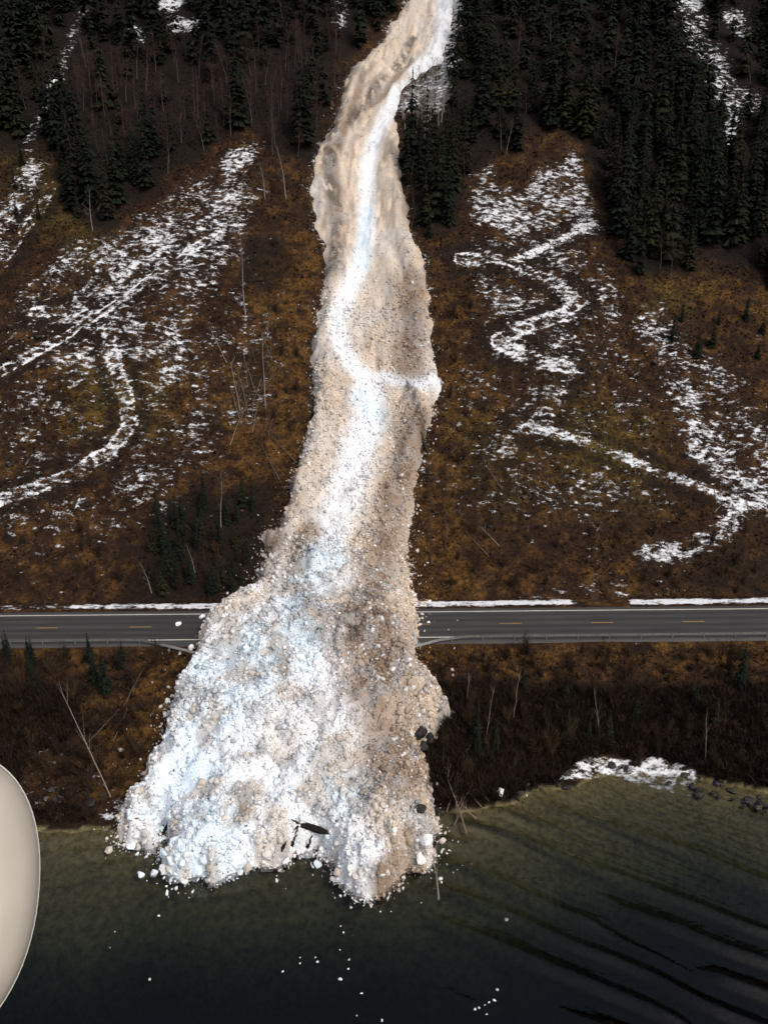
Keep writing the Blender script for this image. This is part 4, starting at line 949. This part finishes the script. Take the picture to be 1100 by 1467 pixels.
for i in range(40):
    px, py = random.choice([(random.uniform(340, 420), random.uniform(1080, 1200)), (random.uniform(480, 590), random.uniform(900, 1180)), (random.uniform(300, 560), random.uniform(850, 1200))])
    q = up(px, py, z=-.1); a = random.uniform(0, 6.28); l = random.uniform(.5, 1.3)
    fallen('broken_branch', q, (q[0] + math.cos(a) * l * .6, q[1] + math.sin(a) * l * .6, q[2] + l * .7), .045, random.choice([(.16, .085, .045), (.07, .05, .035)]), 'thin brown twig poking out of the avalanche fan', 3, seed=150 + i, grp='twigs in the avalanche fan', lift=0)

# ------------------------------------------------------------------ ice on the lake
for i, (px, py, s) in enumerate([(725,1318,.24),(405,1392,.13),(430,1380,.10),(500,1375,.13),(487,1403,.16),(455,1378,.13),(452,1372,.10),(430,1372,.06),(492,1336,.11),(488,1327,.09),(499,1388,.09),(518,1423,.13),(511,1455,.08),(547,1462,.14),(487,1361,.08),(215,1403,.13),(228,1312,.13),(165,1335,.06),(158,1358,.07),(545,1306,.10),(560,1306,.07),
        (712,1418,.13),(708,1433,.16),(700,1436,.12),(694,1440,.10),(686,1444,.11),(680,1446,.12),(697,1453,.10),(655,1246,.11),(662,1240,.1),(675,1238,.11),(649,1250,.08),(180,1180,.1),(160,1198,.14),(648,1204,.1),(656,1206,.12)]):
    q = cast([px], [py], h_surf0)[0]; o = link('ice_piece', random.choice(B_MESH['white'] if i % 3 else B_MESH['beige'])); o.location = (q[0], q[1], WATER + .02); o.scale = (s * .95, s * random.uniform(.6, 1.15), s * .5); o.rotation_euler = (0, 0, random.uniform(0, 6))
    lab = 'largest bright ice piece alone on the dark water' if i == 0 else 'tiny white ice piece drifting on the dark lake'
    tag(o, lab, 'ice', None if i == 0 else 'ice pieces drifting on the lake')

# ------------------------------------------------------------------ heather and dead grass
nt = 130000; hx = rng.uniform(-112, 112, nt); hy = rng.uniform(64, 205, nt)
s_ = hy - roadshift(hx); ok = (np.abs(hx) < .53 * hy + 6) & ((s_ > 96.2) | (s_ < ROAD0 - .6)); hx, hy = hx[ok], hy[ok]
ok = (h_ground(hx, hy) > WATER + .15) & (slide_d(hx, hy) < -.2); hx, hy = hx[ok], hy[ok]
sn, oc, ov, so, bd = masks(hx, hy); pr = (0.25 + .75 * sstep(.35, .6, fbm(hx / 2.2, hy / 2.2, 91, 3))) * np.where(sn > .5, .42, 1 - .6 * sn) * np.where(so > .6, .4, 1)
ok = rng.random(len(hx)) < pr; hx, hy, oc, ov, so = hx[ok], hy[ok], oc[ok], ov[ok], so[ok]; n = len(hx)
hz = h_ground(hx, hy); hs = rng.uniform(.16, .42, n); nbld = 4
ang = rng.uniform(0, 6.28, (n, nbld)); spread = rng.uniform(.5, 1.3, (n, nbld)) * hs[:, None]; wd = rng.uniform(.22, .45, (n, nbld)) * hs[:, None]; hh = rng.uniform(.5, 1.2, (n, nbld)) * hs[:, None]
ca, sa = np.cos(ang), np.sin(ang); bx_, by_ = hx[:, None], hy[:, None]; bz_ = hz[:, None] - .04
v0 = np.stack([bx_ - sa * wd, by_ + ca * wd, bz_ + 0 * wd], -1); v1 = np.stack([bx_ + sa * wd, by_ - ca * wd, bz_ + 0 * wd], -1); v2 = np.stack([bx_ + ca * spread, by_ + sa * spread, bz_ + hh], -1)
tv = np.stack([v0, v1, v2], 2).reshape(-1, 3); tf = np.arange(len(tv)).reshape(-1, 3)
mixv = np.clip(oc * .9 + rng.normal(0, .25, n) + .8 * (fbm(hx / 6, hy / 6, 92) - .5), 0, 1)[:, None]
tcol = np.array([.030, .017, .012]) * (1 - mixv) + np.array([.105, .055, .017]) * mixv; mo = (ov * rng.random(n))[:, None]; tcol = tcol * (1 - mo) + np.array([.085, .068, .015]) * mo
tcol = tcol * (1 - .7 * so)[:, None] * rng.uniform(.6, 1.35, n)[:, None]
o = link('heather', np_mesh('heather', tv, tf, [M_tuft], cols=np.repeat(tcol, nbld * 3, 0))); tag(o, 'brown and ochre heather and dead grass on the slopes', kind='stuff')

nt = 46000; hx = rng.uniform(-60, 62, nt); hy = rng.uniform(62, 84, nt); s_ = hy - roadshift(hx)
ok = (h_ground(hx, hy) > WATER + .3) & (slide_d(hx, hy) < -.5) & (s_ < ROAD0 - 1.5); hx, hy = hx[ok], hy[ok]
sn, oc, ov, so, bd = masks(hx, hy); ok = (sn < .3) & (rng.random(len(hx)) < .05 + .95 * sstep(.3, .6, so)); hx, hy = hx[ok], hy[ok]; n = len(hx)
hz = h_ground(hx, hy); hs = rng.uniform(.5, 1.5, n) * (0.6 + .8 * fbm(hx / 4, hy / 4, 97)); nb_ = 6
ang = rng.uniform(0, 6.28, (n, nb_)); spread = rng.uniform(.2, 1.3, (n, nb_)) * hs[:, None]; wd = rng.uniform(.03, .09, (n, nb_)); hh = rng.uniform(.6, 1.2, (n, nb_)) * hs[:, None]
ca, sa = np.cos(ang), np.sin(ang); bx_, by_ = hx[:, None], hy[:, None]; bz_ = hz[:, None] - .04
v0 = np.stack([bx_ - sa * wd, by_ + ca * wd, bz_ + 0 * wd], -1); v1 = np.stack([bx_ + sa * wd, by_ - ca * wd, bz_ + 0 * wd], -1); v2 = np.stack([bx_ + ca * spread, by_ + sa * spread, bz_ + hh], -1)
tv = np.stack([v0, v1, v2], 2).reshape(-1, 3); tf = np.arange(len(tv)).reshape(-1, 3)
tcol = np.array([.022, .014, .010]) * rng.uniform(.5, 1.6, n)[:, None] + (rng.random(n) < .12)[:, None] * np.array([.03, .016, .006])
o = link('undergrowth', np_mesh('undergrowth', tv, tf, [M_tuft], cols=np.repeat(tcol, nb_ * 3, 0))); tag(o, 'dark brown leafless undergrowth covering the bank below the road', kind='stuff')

# ------------------------------------------------------------------ the aircraft's own fairing beside the camera
def fairing():
    M_f = plain_mat('fairing_paint', (0.42, 0.38, 0.325), (0.49, 0.45, 0.39), 0.45, 0, 5, 0, 0.1); M_edge = plain_mat('fairing_edge', (0.60, 0.57, 0.52), (0.66, 0.62, 0.56), 0.4, 0, 3)
    D = ray_dirs(-84, 1284); c = D * 1.6; root = empty('aircraft_fairing', (c[0], c[1], c[2] + CAM_H))
    right = Vector((1, 0, 0)); fwd = Vector(D).normalized(); upv = right.cross(fwd).normalized(); rgt = fwd.cross(upv).normalized()
    a, b = 0.187, 0.285; ang = math.radians(7)
    def ring(depth, k, n=72):
        out = []
        for i in range(n):
            t = 2 * math.pi * i / n; ex = 2.15; cx_ = abs(math.cos(t)) ** (2 / ex) * math.copysign(1, math.cos(t)) * a * k; cy_ = abs(math.sin(t)) ** (2 / ex) * math.copysign(1, math.sin(t)) * b * (k if k > .5 else k)
            x = cx_ * math.cos(ang) - cy_ * math.sin(ang); y = cx_ * math.sin(ang) + cy_ * math.cos(ang)
            out.append(rgt * x + upv * y + fwd * depth)
        return out
    def loft(rings, closed0=True, closed1=True):
        n = len(rings[0]); vs = [p for r in rings for p in r]; fs = []
        for i in range(len(rings) - 1):
            for k in range(n): fs.append((i * n + k, i * n + (k + 1) % n, (i + 1) * n + (k + 1) % n, (i + 1) * n + k))
        if closed0: fs.append(tuple(range(n - 1, -1, -1)))
        if closed1: fs.append(tuple(len(vs) - n + k for k in range(n)))
        return vs, fs
    m = MB(); prof = [(-.13, .12), (-.128, .35), (-.118, .58), (-.098, .78), (-.072, .90), (-.045, .962), (-.02, .985)]
    m.add(*loft([ring(d, k) for d, k in prof])); link('shell', m.mesh('shell', M_f, True), root)
    m = MB(); m.add(*loft([ring(-.02, .992), ring(-.012, 1.0), ring(.004, 1.0), ring(.012, .99)])); link('edge_rim', m.mesh('edge_rim', M_edge, True), root)
    m = MB(); m.add(*loft([ring(.012, .975), ring(.05, .93), ring(.10, .75), ring(.13, .4), ring(.14, .1)])); link('rear_shell', m.mesh('rear_shell', M_f, True), root)
    m = MB(); m.tube([(-.05, .02, .0), (-.45, .05, .12), (-1.1, .02, .35)], [.05, .05, .06], 10); link('mounting_strut', m.mesh('mounting_strut', M_f, True), root)
    tag(root, 'smooth beige rounded aircraft fairing beside the viewer, over the lake', 'aircraft fairing')
fairing()

print('script', time.time() - _T0)
